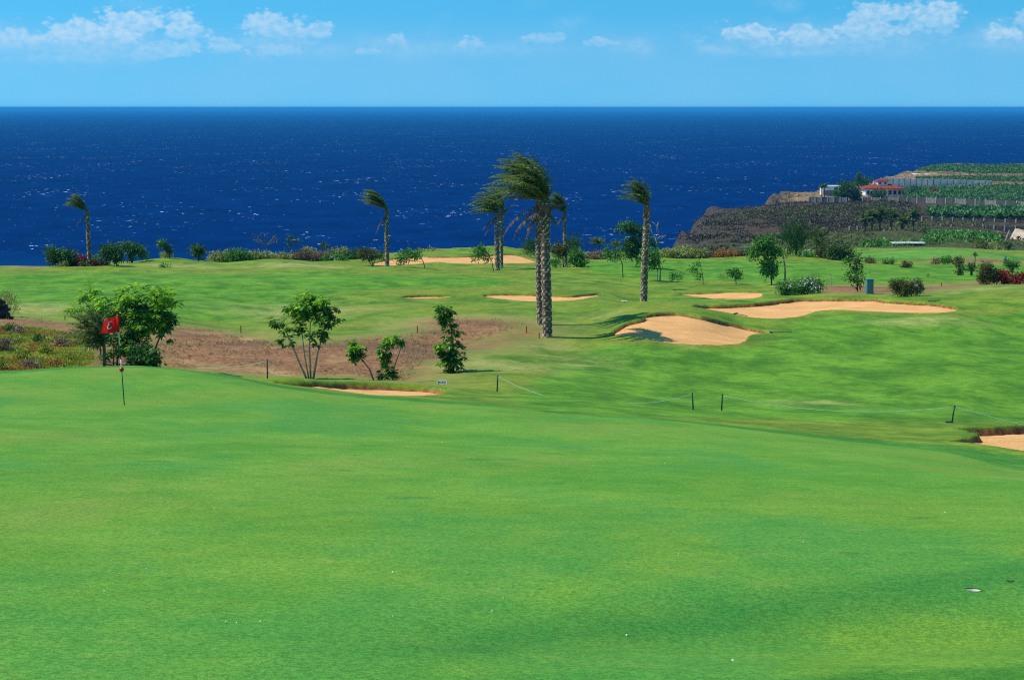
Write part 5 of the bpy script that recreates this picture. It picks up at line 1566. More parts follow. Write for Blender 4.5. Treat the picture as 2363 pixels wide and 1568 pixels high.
# utility box, litter bin, small plates, rakes, far flag
TEAL = material('box_paint', (0.07, 0.22, 0.22), 0.5, 0.35, (5, 0.18))
def build_box():
    x, y = hit(2006, 677.5, 125, 140)
    z = ground(x, y)
    root = empty('utility_box', (x, y, z), 'upright teal utility box standing between tree and olive bush', 'utility box')
    w, h = pxr(16.5, y), pxr(33, y)
    V, Fc = box((0, 0, h / 2), (w, w * 0.7, h), 0.12, 0.03)
    mesh_obj('body', V, Fc, TEAL, root)
    V, Fc = box((0, 0, h + 0.02), (w * 1.07, w * 0.76, 0.06), 0.12, 0.02)
    mesh_obj('lid', V, Fc, TEAL, root)
    V, Fc = box((0, 0, 0.03), (w * 1.2, w * 0.85, 0.10), 0.12, 0.01)
    mesh_obj('plinth', V, Fc, material('plinth', (0.10, 0.2, 0.19), 0.8, 0.2, (6, 0.2)), root)
    dr = mesh_obj('door', *box((0.02, -w * 0.36, h * 0.52), (w * 0.8, 0.02, h * 0.8), 0.12, 0.008), TEAL, root)
    mesh_obj('handle', *box((w * 0.28, -w * 0.385, h * 0.55), (0.02, 0.03, 0.10), 0.12), material('handle', (0.05, 0.05, 0.05), 0.4, 0.5), dr)


build_box()


def build_bin():
    x, y = hit(2319, 602, 190, 290)
    z = ground(x, y)
    root = empty('litter_bin', (x, y, z), 'small teal litter bin by the far raised green', 'bin')
    r, h = pxr(3.2, y), pxr(10, y)
    V, Fc = tube([(0, 0, 0), (0, 0, h * 0.5), (0, 0, h)], [r * 0.9, r, r], 12)
    mesh_obj('body', V, Fc, TEAL, root, smooth=True)
    V, Fc = tube([(0, 0, h), (0, 0, h + 0.05)], [r * 1.1, r * 1.0], 12)
    mesh_obj('rim', V, Fc, TEAL, root, smooth=True)


build_bin()


def build_far_flag():
    x, y = hit(2145, 643, 150, 220)
    z = ground(x, y)
    root = empty('golf_flagstick', (x, y, z), 'tiny yellow flag on the far right green', 'flag')
    h = pxr(13, y)
    V, Fc = tube([(0, 0, -0.05), (0, 0, h)], [0.03, 0.03], 6)
    mesh_obj('stick', V, Fc, material('far_stick', (0.6, 0.55, 0.1), 0.5), root)
    V, Fc = box((-0.12, 0, h - 0.18), (0.3, 0.02, 0.34))
    mesh_obj('cloth', V, Fc, material('yellow_cloth', (0.75, 0.62, 0.02), 0.7), root)


build_far_flag()
x, y = hit(1441, 697, 118, 150)
PLATE = material('white_plate', (0.80, 0.80, 0.78), 0.5, 0.3)
root = empty('ground_marker', (x, y, ground(x, y)), 'flat white marker lying in the grass left of the leaning palm', 'marker')
mesh_obj('plate', *box((0, 0, 0.07), (0.34, 0.22, 0.03), 0.2, 0.01), PLATE, root)
mesh_obj('stem', *box((0, 0, 0.02), (0.08, 0.08, 0.12), 0.2), POST, root)
RAKE = material('rake', (0.02, 0.05, 0.05), 0.6, 0.3)
for (lab, u, v, ang, ln) in [('rake lying on the grass left of the small bunker', 1556, 670, 0.25, 1.3), ('rake lying at the tip of the leaf-shaped bunker', 1779, 768, 0.05, 1.2), ('rake lying behind the long bunker', 2150, 697, 0.9, 1.3), ('rake head at the left tip of the long bunker', 1697, 725, -0.5, 0.8)]:
    x, y = hit(u, v, 84, 160)
    z = ground(x, y)
    root = empty('bunker_rake', (x, y, z), lab, 'rake', 'rakes left by the bunkers')
    e = np.array((ln * math.cos(ang), ln * math.sin(ang), 0))
    e[2] = ground(x + e[0], y + e[1]) - z
    V, Fc = tube([(0, 0, 0.05), tuple(e + np.array((0, 0, 0.05)))], [0.022, 0.022], 6)
    mesh_obj('handle', V, Fc, RAKE, root)
    V, Fc = join([box((0, 0, 0.06), (0.08, 0.55, 0.06), ang)] + [box((-0.02, k * 0.1, 0.02), (0.02, 0.02, 0.08), ang) for k in (-2, -1, 0, 1, 2)])
    mesh_obj('head', V, Fc, RAKE, root)
# bare sapling and short posts on the far fairway
for (lab, u, v, h) in [('bare cut-back sapling left of the ragged tree', 1917, 662, 31), ('short thin post on the far right fairway', 2172, 660, 9)]:
    x, y = hit(u, v, 120, 190)
    z = ground(x, y)
    root = empty('bare_sapling' if h > 20 else 'short_post', (x, y, z), lab, 'sapling' if h > 20 else 'post')
    hm = pxr(h, y)
    V, Fc = tube([(0, 0, -0.05), (0.01, 0, hm * 0.6), (-0.02, 0, hm * 0.93)], [pxr(1.2, y), pxr(1.0, y), pxr(0.7, y)], 7)
    mesh_obj('stem', V, Fc, BARK_PALE if h > 20 else BARK_DK, root)
    if h > 20:
        V, Fc = tube([(-0.02, 0, hm * 0.9), (-0.10, 0, hm * 0.98), (-0.2, 0, hm)], [pxr(0.8, y), pxr(0.6, y), pxr(0.4, y)], 6)
        mesh_obj('branch', V, Fc, BARK_PALE, root)
        V, Fc = tube([(-0.02, 0, hm * 0.9), (0.05, 0, hm * 0.93)], [pxr(0.7, y), pxr(0.5, y)], 6)
        mesh_obj('branch', V, Fc, BARK_PALE, root)


# ------------------------------------------------------------------ dry-stone wall end at the left edge
def stone_mesh(r, s):
    V = []
    n1, n2 = 4, 6
    for i in range(n1 + 1):
        for k in range(n2):
            a, b = math.pi * i / n1, 2 * math.pi * k / n2
            j = r.uniform(0.75, 1.1)
            V.append((s[0] * j * math.sin(a) * math.cos(b), s[1] * j * math.sin(a) * math.sin(b), s[2] * j * math.cos(a)))
    Fc = []
    for i in range(n1):
        for k in range(n2):
            Fc.append((i * n2 + k, i * n2 + (k + 1) % n2, (i + 1) * n2 + (k + 1) % n2, (i + 1) * n2 + k))
    return V, Fc


def build_stone_pile():
    d = 96
    x, y = ray(5, 735)[0] * d, d
    z = ground(x, y)
    root = empty('dry_stone_wall', (x, y, z), 'dark lava-stone wall end cut by the left edge', 'stone wall')
    r = random.Random(3)
    lava = material('lava_stone', (0.042, 0.038, 0.038), 0.9, 0.2, (5, 0.6), 0.03)
    pale = material('pale_stone', (0.26, 0.25, 0.24), 0.9, 0.2, (5, 0.4), 0.03)
    shapes = [stone_mesh(r, (0.16 * r.uniform(.8, 1.3), 0.14, 0.10 * r.uniform(.8, 1.2))) for _ in range(8)]
    me = []
    for k, (V, Fc) in enumerate(shapes):
        o = mesh_obj('stone', V, Fc, lava if k else pale, root)
        me.append(o)
    first = {id(o): True for o in me}
    for row in range(10):
        zz = row * 0.105 + 0.04
        right = (30 - row * 2.6)
        u = -75.0
        while u < right:
            p = at(u, 735, d)
            k = r.randrange(1, 8) if r.random() > 0.05 else 0
            o = me[k]
            if first.get(id(o)):
                first[id(o)] = False
            else:
                o = bpy.data.objects.new('stone', me[k].data); COL.objects.link(o); o.parent = root
            o.location = (p.x - x, r.uniform(-0.12, 0.12), zz)
            o.rotation_euler = (r.uniform(-.3, .3), r.uniform(-.3, .3), r.uniform(0, 6))
            u += r.uniform(7, 11)
    for o in me:
        if first.get(id(o)):
            o.location = (-1.5, 0, 0.1)


build_stone_pile()

# ------------------------------------------------------------------ small growth: succulents, dead stalks, grass along bunker edges, fallen petals
def scatter_in(poly, n, r):
    lo, hi = poly.min(0), poly.max(0)
    x = r.uniform(lo[0], hi[0], n * 3); y = r.uniform(lo[1], hi[1], n * 3)
    k = poly_sdf(x, y, poly) > 0
    return x[k][:n], y[k][:n]


def build_cover():
    r = np.random.default_rng(5)
    x, y = scatter_in(REG_ICE, 42000, r)
    z = gh(x, y)
    patch = fbm(x / 2.2, y / 2.6, 3, 91)
    pos = np.stack([x, y, z], 1)
    m = len(x)
    dirs = np.stack([r.normal(-0.2, 0.5, m), r.normal(0, 0.5, m), np.ones(m)], 1)
    for nm, lab, mk, sel, L in [('green_succulents', 'green fleshy ground cover on the left bank', 'ice', patch > -0.14, 0.10), ('rusty_succulents', 'rust-coloured ground cover on the left bank', 'rust', patch <= -0.14, 0.09)]:
        V, Fc, tn = leaves(pos[sel], dirs[sel], r.normal(size=(sel.sum(), 3)), L * r.uniform(0.6, 1.4, sel.sum()), 0.05 * np.ones(sel.sum()), np.clip(0.5 + 0.9 * fbm(x[sel] / 0.9, y[sel] / 0.9, 2, 17) + r.normal(0, 0.2, sel.sum()), 0, 1))
        tag(mesh_obj(nm, V, Fc, LM[mk], attrs={'tint': tn}), lab, kind='stuff')
    # dead stalks over the bare earth
    xs, ys = [], []
    for reg, n in ((REG_SOIL[0], 9000), (REG_SOIL[1], 1600)):
        a, b = scatter_in(reg, n, r)
        xs.append(a); ys.append(b)
    x, y = np.concatenate(xs), np.concatenate(ys)
    keep = fbm(x / 1.6, y / 2.0, 3, 13) > -0.05
    x, y = x[keep], y[keep]
    m = len(x)
    pos = np.stack([x, y, gh(x, y) + 0.01], 1)
    dirs = np.stack([r.normal(0, 1, m), r.normal(0, 1, m), r.uniform(0.0, 0.9, m)], 1)
    V, Fc, tn = leaves(pos, dirs, r.normal(size=(m, 3)), r.uniform(0.08, 0.30, m), r.uniform(0.012, 0.03, m), r.random(m))
    tag(mesh_obj('dead_stalks', V, Fc, LM['straw'], attrs={'tint': tn}), 'dead stalks littering the bare brown earth', kind='stuff')
    # longer grass hanging over the bunker edges
    P, D, Ls = [], [], []
    for poly, b in zip(bunk_polys, BUNK):
        q = np.array(smooth_open(list(poly) + [poly[0]], 3))
        seg = np.linalg.norm(np.diff(q, axis=0), axis=1)
        cum = np.concatenate([[0], np.cumsum(seg)])
        n = int(cum[-1] * (40 if poly[:, 1].max() < 80 else 24 if poly[:, 1].max() < 160 else 7))
        t = r.uniform(0, cum[-1], n)
        px = np.interp(t, cum, q[:, 0]) + r.normal(0, 0.09, n); py = np.interp(t, cum, q[:, 1]) + r.normal(0, 0.09, n)
        s = poly_sdf(px, py, poly) + 0.16 * fbm(px / 0.9, py / 0.9, 3, 55)
        cc_ = poly.mean(0)
        far_ = np.array([py_ > np.mean(poly[np.argsort(np.abs(poly[:, 0] - px_))[:6], 1]) for px_, py_ in zip(px, py)])
        ok = (s < 0.02) & far_
        px, py = px[ok], py[ok]
        c = poly.mean(0)
        P.append(np.stack([px, py, gh(px, py) + b[6] * 0.8 * (py > c[1])], 1))
        inw = unit(c[None] - np.stack([px, py], 1))
        D.append(np.concatenate([inw * 0.5 + r.normal(0, 0.4, (len(px), 2)), r.uniform(0.1, 1.0, (len(px), 1))], 1))
        Ls.append(r.uniform(0.03, 0.085, len(px)) * (1.0 if poly[:, 1].max() < 160 else 1.6))
    P = np.concatenate(P); D = np.concatenate(D); Ls = np.concatenate(Ls)
    V, Fc, tn = leaves(P, D, r.normal(size=P.shape), Ls, Ls * 0.22, r.random(len(P)))
    tag(mesh_obj('edge_grass', V, Fc, LM['grass'], attrs={'tint': tn}), 'tufts of longer grass along the bunker edges', kind='stuff')
    # white petals blown over the green
    spots = [(210, 1053), (730 / 1.0 * 0.53, 1161), (337, 1314), (600, 1437), (546, 1440), (520, 1436), (828, 1284), (905, 1322), (1200, 1443), (1161, 1382), (1135, 1412), (905, 1424), (1532, 1373), (1565, 1280), (1762, 1281), (1768, 1290), (1855, 1222), (1853, 1252), (1857, 1228),
             (1960, 1292), (1690, 1527), (1890, 1345), (2120, 1430), (120, 1504), (458, 1078), (463, 1113), (372, 1151), (722, 1004), (1002, 1135), (1315, 1020), (1368, 1075), (1533, 1070), (1020, 1021), (670, 978), (380, 1013), (780, 1068), (240, 1366), (1975, 1216), (2180, 1184), (1445, 1468)]
    V, Fc = [], []
    for (u, v) in spots:
        x, y = hit(u, v, 8, 60)
        s = r.uniform(0.003, 0.008) * max(1.0, y / 22)
        z = ground(x, y) + 0.004
        a = r.uniform(0, 6)
        o = len(V)
        for k in range(5):
            th = a + k * 2 * math.pi / 5
            V.append((x + s * math.cos(th), y + s * 1.4 * math.sin(th), z + (0.004 if k % 2 else 0.012)))
        Fc.append(tuple(range(o, o + 5)))
    o = mesh_obj('fallen_petals', V, Fc, LM['white'], attrs={'tint': np.full(len(Fc), 0.8)})
    tag(o, 'white petals blown about on the near green', kind='stuff')


build_cover()
# ------------------------------------------------------------------ the farm and house on the headland
def far(u, v, d0=300, d1=1200):
    x, y = hit(u, v, d0, d1)
    return x, y, ground(x, y)


CONC = material('concrete_block', (0.20, 0.185, 0.165), 0.9, 0.15, (0.8, 0.25))
CONC_DK = material('weathered_block', (0.085, 0.08, 0.074), 0.9, 0.15, (0.6, 0.35))
CONC_PALE = material('pale_render', (0.80, 0.74, 0.66), 0.9, 0.15, (0.5, 0.2))
PILL = material('pillar_concrete', (0.34, 0.31, 0.27), 0.9, 0.15, (1.0, 0.2))
NET = material('dark_netting', (0.075, 0.065, 0.058), 0.9, 0.1, (1.5, 0.4))
STONE = material('field_stone', (0.115, 0.098, 0.088), 0.95, 0.1, (1.2, 0.6), 0.1)


def wall_run(lab, A, B_, n, mats, pil=0.38, base=0.0, stone=None, pmat=None, th=0.3, name='garden_wall'):
    """A, B_: (u, v top, v bottom, distance). Panels between pillars; optional stone footing of height `stone`"""
    def pt(q):
        x = (q[0] - CX) / F * q[3]
        zb = at(q[0], q[2], q[3]).z; zt = at(q[0], q[1], q[3]).z
        return np.array((x, q[3])), min(zb, ground(x, q[3]) + 0.2), zt
    (pa, za, ta), (pb, zb, tb) = pt(A), pt(B_)
    x0, y0 = pa
    root = empty(name, (x0, y0, za), lab, 'wall')
    dirv = pb - pa
    L = np.linalg.norm(dirv)
    ang = math.atan2(dirv[1], dirv[0])
    B0 = np.array((x0, y0, za))
    r = random.Random(int(A[0] * 13 + A[1]))
    for i in range(n):
        t0, t1 = i / n, (i + 1) / n
        tm = (t0 + t1) / 2
        p = pa + dirv * tm
        bz = za * (1 - tm) + zb * tm - 0.8
        tz = ta * (1 - tm) + tb * tm + r.uniform(-0.05, 0.05)
        lo = bz
        if stone:
            sz = bz + 0.8 + stone
            V, Fc = box((p[0], p[1] + 0.05, (bz + sz) / 2), (L / n - 0.05, th * 1.6, sz - bz), ang)
            mesh_obj('stone_footing', np.array(V) - B0, Fc, STONE, root)
            lo = sz
        V, Fc = box((p[0], p[1], (lo + tz) / 2), (L / n - pil * 0.7, th * 0.6, tz - lo), ang)
        mesh_obj('panel', np.array(V) - B0, Fc, mats[i % len(mats)] if r.random() > 0.15 else mats[-1], root)
    for i in range(n + 1):
        t = i / n
        p = pa + dirv * t
        bz = za * (1 - t) + zb * t - 0.8
        tz = ta * (1 - t) + tb * t + 0.22
        V, Fc = box((p[0], p[1], (bz + tz) / 2), (pil, th * 1.5, tz - bz), ang)
        mesh_obj('pillar', np.array(V) - B0, Fc, pmat or PILL, root)
    return root


wall_run('grey garden wall on the edge of the headland left of the house', (1866, 454, 466, 660), (1952, 456, 467, 655), 6, [CONC_DK, CONC])
wall_run('garden wall in front of the white house', (1990, 456, 468, 650), (2092, 456, 470, 640), 5, [CONC_DK, CONC])
wall_run('long dark wall with pale pillars below the large banana field', (2094, 454, 470, 645), (2420, 467, 482, 590), 14, [CONC_DK, CONC_DK, CONC])
wall_run('tall pale wall with many pillars right of the house', (2031, 411, 427, 790), (2150, 413, 427, 812), 9, [CONC_PALE])
wall_run('pale wall continuing right from the tall pillared one', (2152, 413, 427, 812), (2285, 417, 428, 838), 9, [CONC_PALE])
wall_run('low netted fence on stone footing below the lower banana field', (2104, 500, 519, 512), (2420, 509, 527, 490), 13, [NET], pil=0.35, stone=1.0)
wall_run('lowest netted fence above the green scrub on the right', (2171, 519, 538, 452), (2420, 524, 543, 440), 10, [NET], pil=0.35, stone=0.7)
wall_run('short fenced stone wall left of the fan palm clump', (1961, 523, 547, 430), (1997, 524, 548, 428), 2, [NET], pil=0.35, stone=1.1)
wall_run('pale retaining wall at the left end of the top banana field', (2098, 400, 410, 960), (2190, 403, 411, 930), 3, [CONC_PALE], pil=0.3)
wall_run('white wall before the top banana field, left piece', (2249, 404, 413, 920), (2319, 405, 414, 915), 4, [CONC_PALE], pil=0.3)
wall_run('white wall before the top banana field, right piece', (2325, 406, 414, 912), (2420, 408, 416, 905), 4, [CONC_PALE], pil=0.3)
wall_run('dark windbreak fence closing the top banana field against the sea', (2120, 386.5, 391, 1068), (2420, 388, 392, 1075), 12, [NET], pil=0.3)


def build_house():
    d = 722.0
    u0, u1 = 1990, 2078
    xc = ((u0 + u1) / 2 - CX) / F * d
    zb = at(2035, 453, d).z
    z0 = ground(xc, d)
    root = empty('villa', (xc, d, z0), 'white house with red tiled roof and small roof tower on the headland', 'house')
    white = material('house_white', (0.82, 0.82, 0.80), 0.8, 0.2, (0.5, 0.06))
    tile = material('roof_tile', (0.27, 0.050, 0.028), 0.85, 0.15, (1.5, 0.25))
    dark = material('window_glass', (0.02, 0.022, 0.028), 0.15, 0.5)
    frame = material('window_frame', (0.10, 0.06, 0.04), 0.7, 0.2)
    W, D = (u1 - u0) * d / F, 10.0
    zr = lambda v: at(2035, v, d).z - z0
    zf = zr(453)                # floor of the upper storey
    ze = zr(433.5)              # eaves
    B = np.array((xc, d, z0))
    mesh_obj('wall', *box((0, 0, (ze - 1.0) / 2), (W, D, ze + 1.0)), white, root)
    V, Fc = box((0.3, -D / 2 - 0.9, zf - 0.1), (W * 0.98, 1.8, 0.25))
    bal = mesh_obj('balcony', V, Fc, white, root)
    V, Fc = box((W * 0.22, -D / 2 - 1.72, zf + 0.25), (W * 0.5, 0.14, 0.6))
    mesh_obj('parapet', V, Fc, white, bal)

    def hip(cx, cy, w, dd, zb_, h, ridge):
        o = 0.0
        V = [(cx - w / 2, cy - dd / 2, zb_), (cx + w / 2, cy - dd / 2, zb_), (cx + w / 2, cy + dd / 2, zb_), (cx - w / 2, cy + dd / 2, zb_),
             (cx - ridge / 2, cy, zb_ + h), (cx + ridge / 2, cy, zb_ + h)]
        V += [(p[0], p[1], p[2] - 0.22) for p in V[:4]]
        Fc = [(0, 1, 5, 4), (1, 2, 5), (2, 3, 4, 5), (3, 0, 4), (0, 6, 7, 1), (1, 7, 8, 2), (2, 8, 9, 3), (3, 9, 6, 0), (6, 9, 8, 7)]
        return V, Fc
    hr = zr(425) - ze
    rf = mesh_obj('roof', *hip(0, 0, W + 1.8, D + 1.6, ze + 0.02, hr, W * 0.42), tile, root)
    mesh_obj('roof_ridge', *box((0, 0, ze + hr + 0.05), (W * 0.43, 0.3, 0.16)), material('ridge_tile', (0.34, 0.075, 0.04), 0.85, 0.15), rf)
    # porch roof wing on the right with its hip standing forward
    mesh_obj('porch_roof', *hip(W * 0.24, -D / 2 - 0.2, W * 0.52, 4.6, ze + 0.05, 0.7, W * 0.28), tile, rf)
    # tower
    tx = (2033 - (u0 + u1) / 2) * d / F
    tw = 23 * d / F
    tz0, tz1 = ze + hr * 0.4, zr(417)
    tower = mesh_obj('tower', *box((tx, 0.5, (tz0 + tz1) / 2), (tw, tw, tz1 - tz0)), white, root)
    tr = mesh_obj('tower_roof', *hip(tx, 0.5, tw + 1.0, tw + 1.0, tz1 + 0.02, zr(411) - tz1, 0.2), tile, root)
    for k in (-0.27, 0.27):
        mesh_obj('tower_window', *box((tx + k * tw, 0.5 - tw / 2 - 0.02, (tz0 + tz1) / 2 + 0.25), (0.75, 0.08, 0.7)), dark, tower)
    # windows and doors of the front
    for (u, w, kind) in [(1996, 0.75, 'window'), (2003.5, 0.7, 'door'), (2012, 0.8, 'window'), (2046, 1.0, 'window'), (2057, 0.9, 'window'), (2068, 0.9, 'window')]:
        x = (u - (u0 + u1) / 2) * d / F
        hgt = 1.2 if kind == 'window' else 2.0
        zc = zf + (1.75 if kind == 'window' else 1.15)
        o = mesh_obj(kind, *box((x, -D / 2 - 0.03, zc), (w + 0.24, 0.10, hgt + 0.24)), frame, root)
        mesh_obj('pane', *box((x, -D / 2 - 0.09, zc), (w, 0.06, hgt)), dark, o)
    # ground storey openings, partly behind the garden trees
    for u in (2050, 2062):
        x = (u - (u0 + u1) / 2) * d / F
        o = mesh_obj('door', *box((x, -D / 2 - 0.03, zf - 1.35), (1.1, 0.10, 2.0)), frame, root)
        mesh_obj('pane', *box((x, -D / 2 - 0.09, zf - 1.35), (0.8, 0.06, 1.7)), dark, o)
    # chimney
    mesh_obj('chimney', *box((-W * 0.2, 1.5, ze + hr + 0.4), (0.7, 0.7, 1.4)), white, rf)
    # annexe with its own red roof by the garden wall
    d2 = 668.0
    x2 = (2008 - CX) / F * d2
    z2 = ground(x2, d2)
    r2 = empty('annexe', (x2, d2, z2), 'low outbuilding with red hipped roof by the garden wall', 'building')
    w2 = 28 * d2 / F
    e2 = at(2008, 461, d2).z - z2
    mesh_obj('wall', *box((0, 0, e2 / 2 - 0.5), (w2, 5, e2 + 1.0)), material('annexe_white', (0.45, 0.44, 0.42), 0.85, 0.2, (0.6, 0.12)), r2)
    mesh_obj('roof', *hip(0, 0, w2 + 0.8, 5.8, e2 + 0.02, at(2008, 455, d2).z - z2 - e2, w2 * 0.35), tile, r2)
    mesh_obj('door', *box((w2 * 0.2, -2.53, e2 * 0.4), (0.9, 0.08, e2 * 0.7)), dark, r2)
    # old flat-roofed store left of the garden trees
    d3 = 735.0
    x3 = (1915 - CX) / F * d3
    z3 = ground(x3, d3)
    r3 = empty('farm_store', (x3, d3, z3), 'pale roofless old farm store left of the dark garden trees', 'building')
    w3 = 44 * d3 / F
    h3 = at(1915, 428, d3).z - z3
    mesh_obj('wall', *box((0, 0, h3 / 2 - 0.5), (w3, 6, h3 + 1)), CONC_PALE, r3)
    mesh_obj('lower_wall', *box((-w3 * 0.05, -3.4, h3 * 0.25 - 0.5), (w3 * 0.8, 0.6, h3 * 0.5 + 1)), CONC, r3)
    mesh_obj('doorway', *box((w3 * 0.2, -3.03, h3 * 0.6), (1.2, 0.1, h3 * 0.4)), dark, r3)


build_house()


def FT(lab, base, lobes, mk, d, size=0.7, trunks=None, cov=6.0, name='tree', cat='tree', part='crown', style='', asp=0.5, extra=None, group=None):
    return plant(name, lab, cat, base, lobes, None, size, mk, trunks, BARK_DK, group, style, 0.1, asp, d, 0.9, extra, part, cov)


FT('big dark garden tree left of the white house', (1955, 463), [(1938, 448, 18, 14), (1958, 440, 22, 18), (1975, 450, 16, 12), (1950, 428, 14, 10)], 'dark', 690, trunks=[[(1955, 465, 2), (1955, 445, 1.5)]])
FT('rounded dark garden tree in front of the white house', (2030, 459), [(2030, 449, 18, 10), (2022, 453, 12, 7)], 'dark', 684, trunks=[[(2030, 461, 1.5), (2030, 450, 1)]])
FT('dark tree crown rising behind the left end of the house roof', (1995, 440), [(1993, 418, 17, 9), (1980, 424, 12, 8)], 'dark', 760, trunks=[[(1992, 441, 1.5), (1992, 420, 1)]])
FT('slender dark conifer standing above the house against the sea', (1982, 428), [(1982, 417, 5, 12), (1982, 404, 4, 8), (1981, 424, 7, 6)], 'dark', 745, trunks=[[(1982, 430, .8), (1982, 398, .4)]], size=0.5)
FT('low green tree at the right end of the house terrace', (2088, 466), [(2090, 459, 15, 6), (2080, 462, 8, 6)], 'olive', 660, trunks=[[(2085, 468, 1), (2086, 460, .7)]], size=0.5)
FT('dark palm-like tree in the banana field right of the house', (2110, 455), [(2110, 444, 12, 8)], 'dark', 700, trunks=[[(2110, 457, 1), (2110, 446, .8)]], style='blade', asp=0.15, size=1.2)
for (lab, u, v, tv, d, sd_) in [('left of two garden palms before the old farm store', 1896, 455, 433, 668, 51), ('right of two garden palms before the old farm store', 1903, 455, 431, 668, 52)]:
    palm('palm_tree', lab, (u, v), [(u, v), (u, tv)], (2.2, 1.8), None, 14, 'garden palms by the old store', d=d, length=1.5, wind=0.05, grav=0.8, nl=12, leaf_len=0.6, leaf_w=0.22, seed=sd_, el=(-10, 75), scaled=False)
# clump of fan palms
for (lab, u, v, tv, w, d, sd_) in [
    ('leftmost fan palm of the clump above the low shelters', 1996, 553, 505, 5, 402, 61), ('second fan palm of the clump, with skirt of dead leaves', 2012, 556, 500, 5.5, 398, 62), ('third fan palm of the clump, tallest crown', 2030, 556, 494, 5.5, 400, 63),
    ('fourth fan palm of the clump, right end', 2056, 556, 496, 5.5, 405, 64), ('fan palm with bushy crown right of the clump', 2082, 552, 510, 5, 412, 65), ('tall fan palm farthest right beside the clump', 2107, 558, 497, 5.5, 408, 66)]:
    palm('fan_palm', lab, (u, v), [(u, v), (u, (v + tv) / 2), (u + 1, tv)], (w, w * 0.8), None, 22, 'clump of fan palms', d=d, length=1.7, wind=0.05, grav=0.75, nl=12, leaf_len=0.95, leaf_w=0.22, seed=sd_, el=(-35, 80), scaled=False,
         dead=[(-0.5, -0.8, 1.2), (0.5, -0.8, 1.2), (0.1, -0.9, 1.4), (-0.2, -0.9, 1.3)], mat='palm')


def shelter(lab, u0, u1, v0, v1, d, slope=0.0, mat=None, dep=4.4):
    x0, x1 = (u0 - CX) / F * d, (u1 - CX) / F * d
    zt = at(u0, v0, d).z; zb = min(at(u0, v1, d).z, ground((x0 + x1) / 2, d) + 0.1)
    root = empty('shelter', ((x0 + x1) / 2, d, zb), lab, 'shelter')
    W = x1 - x0
    Hh = max(zt - zb, 1.5)
    V, Fc = box((0, 0, Hh), (W, dep, 0.14), 0.03)
    V = [(a, b, c + (slope or 0.16) * b) for a, b, c in V]
    mesh_obj('roof', V, Fc, mat or PLATE_DULL, root)
    for sx in (-0.46, -0.15, 0.15, 0.46):
        for sy in (-dep * 0.41, dep * 0.41):
            mesh_obj('post', *box((sx * W, sy, Hh / 2 - 0.35 + (slope or 0.16) / 2 * sy), (0.14, 0.14, Hh + 0.5 + (slope or 0.16) * sy), 0.03), CONC_DK, root)
    mesh_obj('back_wall', *box((0, dep * 0.43, Hh / 2 - 0.3), (W * 0.9, 0.15, Hh + 0.4), 0.03), CONC_DK, root)


PLATE_DULL = material('shelter_roof', (0.40, 0.37, 0.34), 0.8, 0.2, (0.6, 0.35))
shelter('long low shed with patchy pale roof under the fan palms', 2036, 2104, 542, 556, 392)
shelter('low shelter with white flat roof behind the far raised green', 2058, 2134, 568, 580, 322, 0.06, material('white_roof', (0.46, 0.44, 0.41), 0.8, 0.2, (0.6, 0.3)), 2.4)

# tarpaulin-covered mound at the right edge
def build_tarp():
    d = 362
    x0 = (2318 - CX) / F * d
    root = empty('netted_greenhouse', (x0, d, ground(x0, d)), 'collapsed beige net greenhouse over brown earth at the right edge', 'greenhouse')
    B = np.array(root.location)
    net = material('beige_net', (0.46, 0.36, 0.26), 0.9, 0.1, (0.9, 0.22), 0.1)
    V, Fc = [], []
    n = 16
    for j in range(n + 1):
        for i in range(n + 1):
            s, t = i / n, j / n
            u = 2318 + 8 * (1 - t) + s * 130
            v = 572 - (42 * t) * min(1, (s * 5 + 0.05)) - 3 * math.sin(s * 14 + t * 5) * t
            p = at(u, v, d + t * 10 + 1.5 * math.sin(s * 9))
            V.append(np.array(p) - B)
    for j in range(n):
        for i in range(n):
            a = j * (n + 1) + i
            Fc.append((a, a + 1, a + n + 2, a + n + 1))
    mesh_obj('net_cover', V, Fc, net, root, smooth=True)
    V, Fc = [], []
    for j in range(9):
        for i in range(15):
            s, t = i / 14, j / 8
            p = at(2326 + s * 120, 582 - 30 * math.sin(min(1, s * 2.2 + 0.1) * math.pi / 2) * t - 2 * math.sin(s * 17 + j), d - 16 + t * 12)
            V.append(np.array(p) - B)
    for j in range(8):
        for i in range(14):
            a = j * 15 + i
            Fc.append((a, a + 1, a + 16, a + 15))
    mesh_obj('earth_mound', V, Fc, material('mound_earth', (0.26, 0.125, 0.06), 0.95, 0.1, (0.7, 0.35), 0.2), root, smooth=True)
    V, Fc = tube([np.array(at(2312, 576, d - 8)) - B, np.array(at(2330, 531, d - 8)) - B], [0.16, 0.14], 6)
    mesh_obj('pole', V, Fc, PILL, root)


build_tarp()

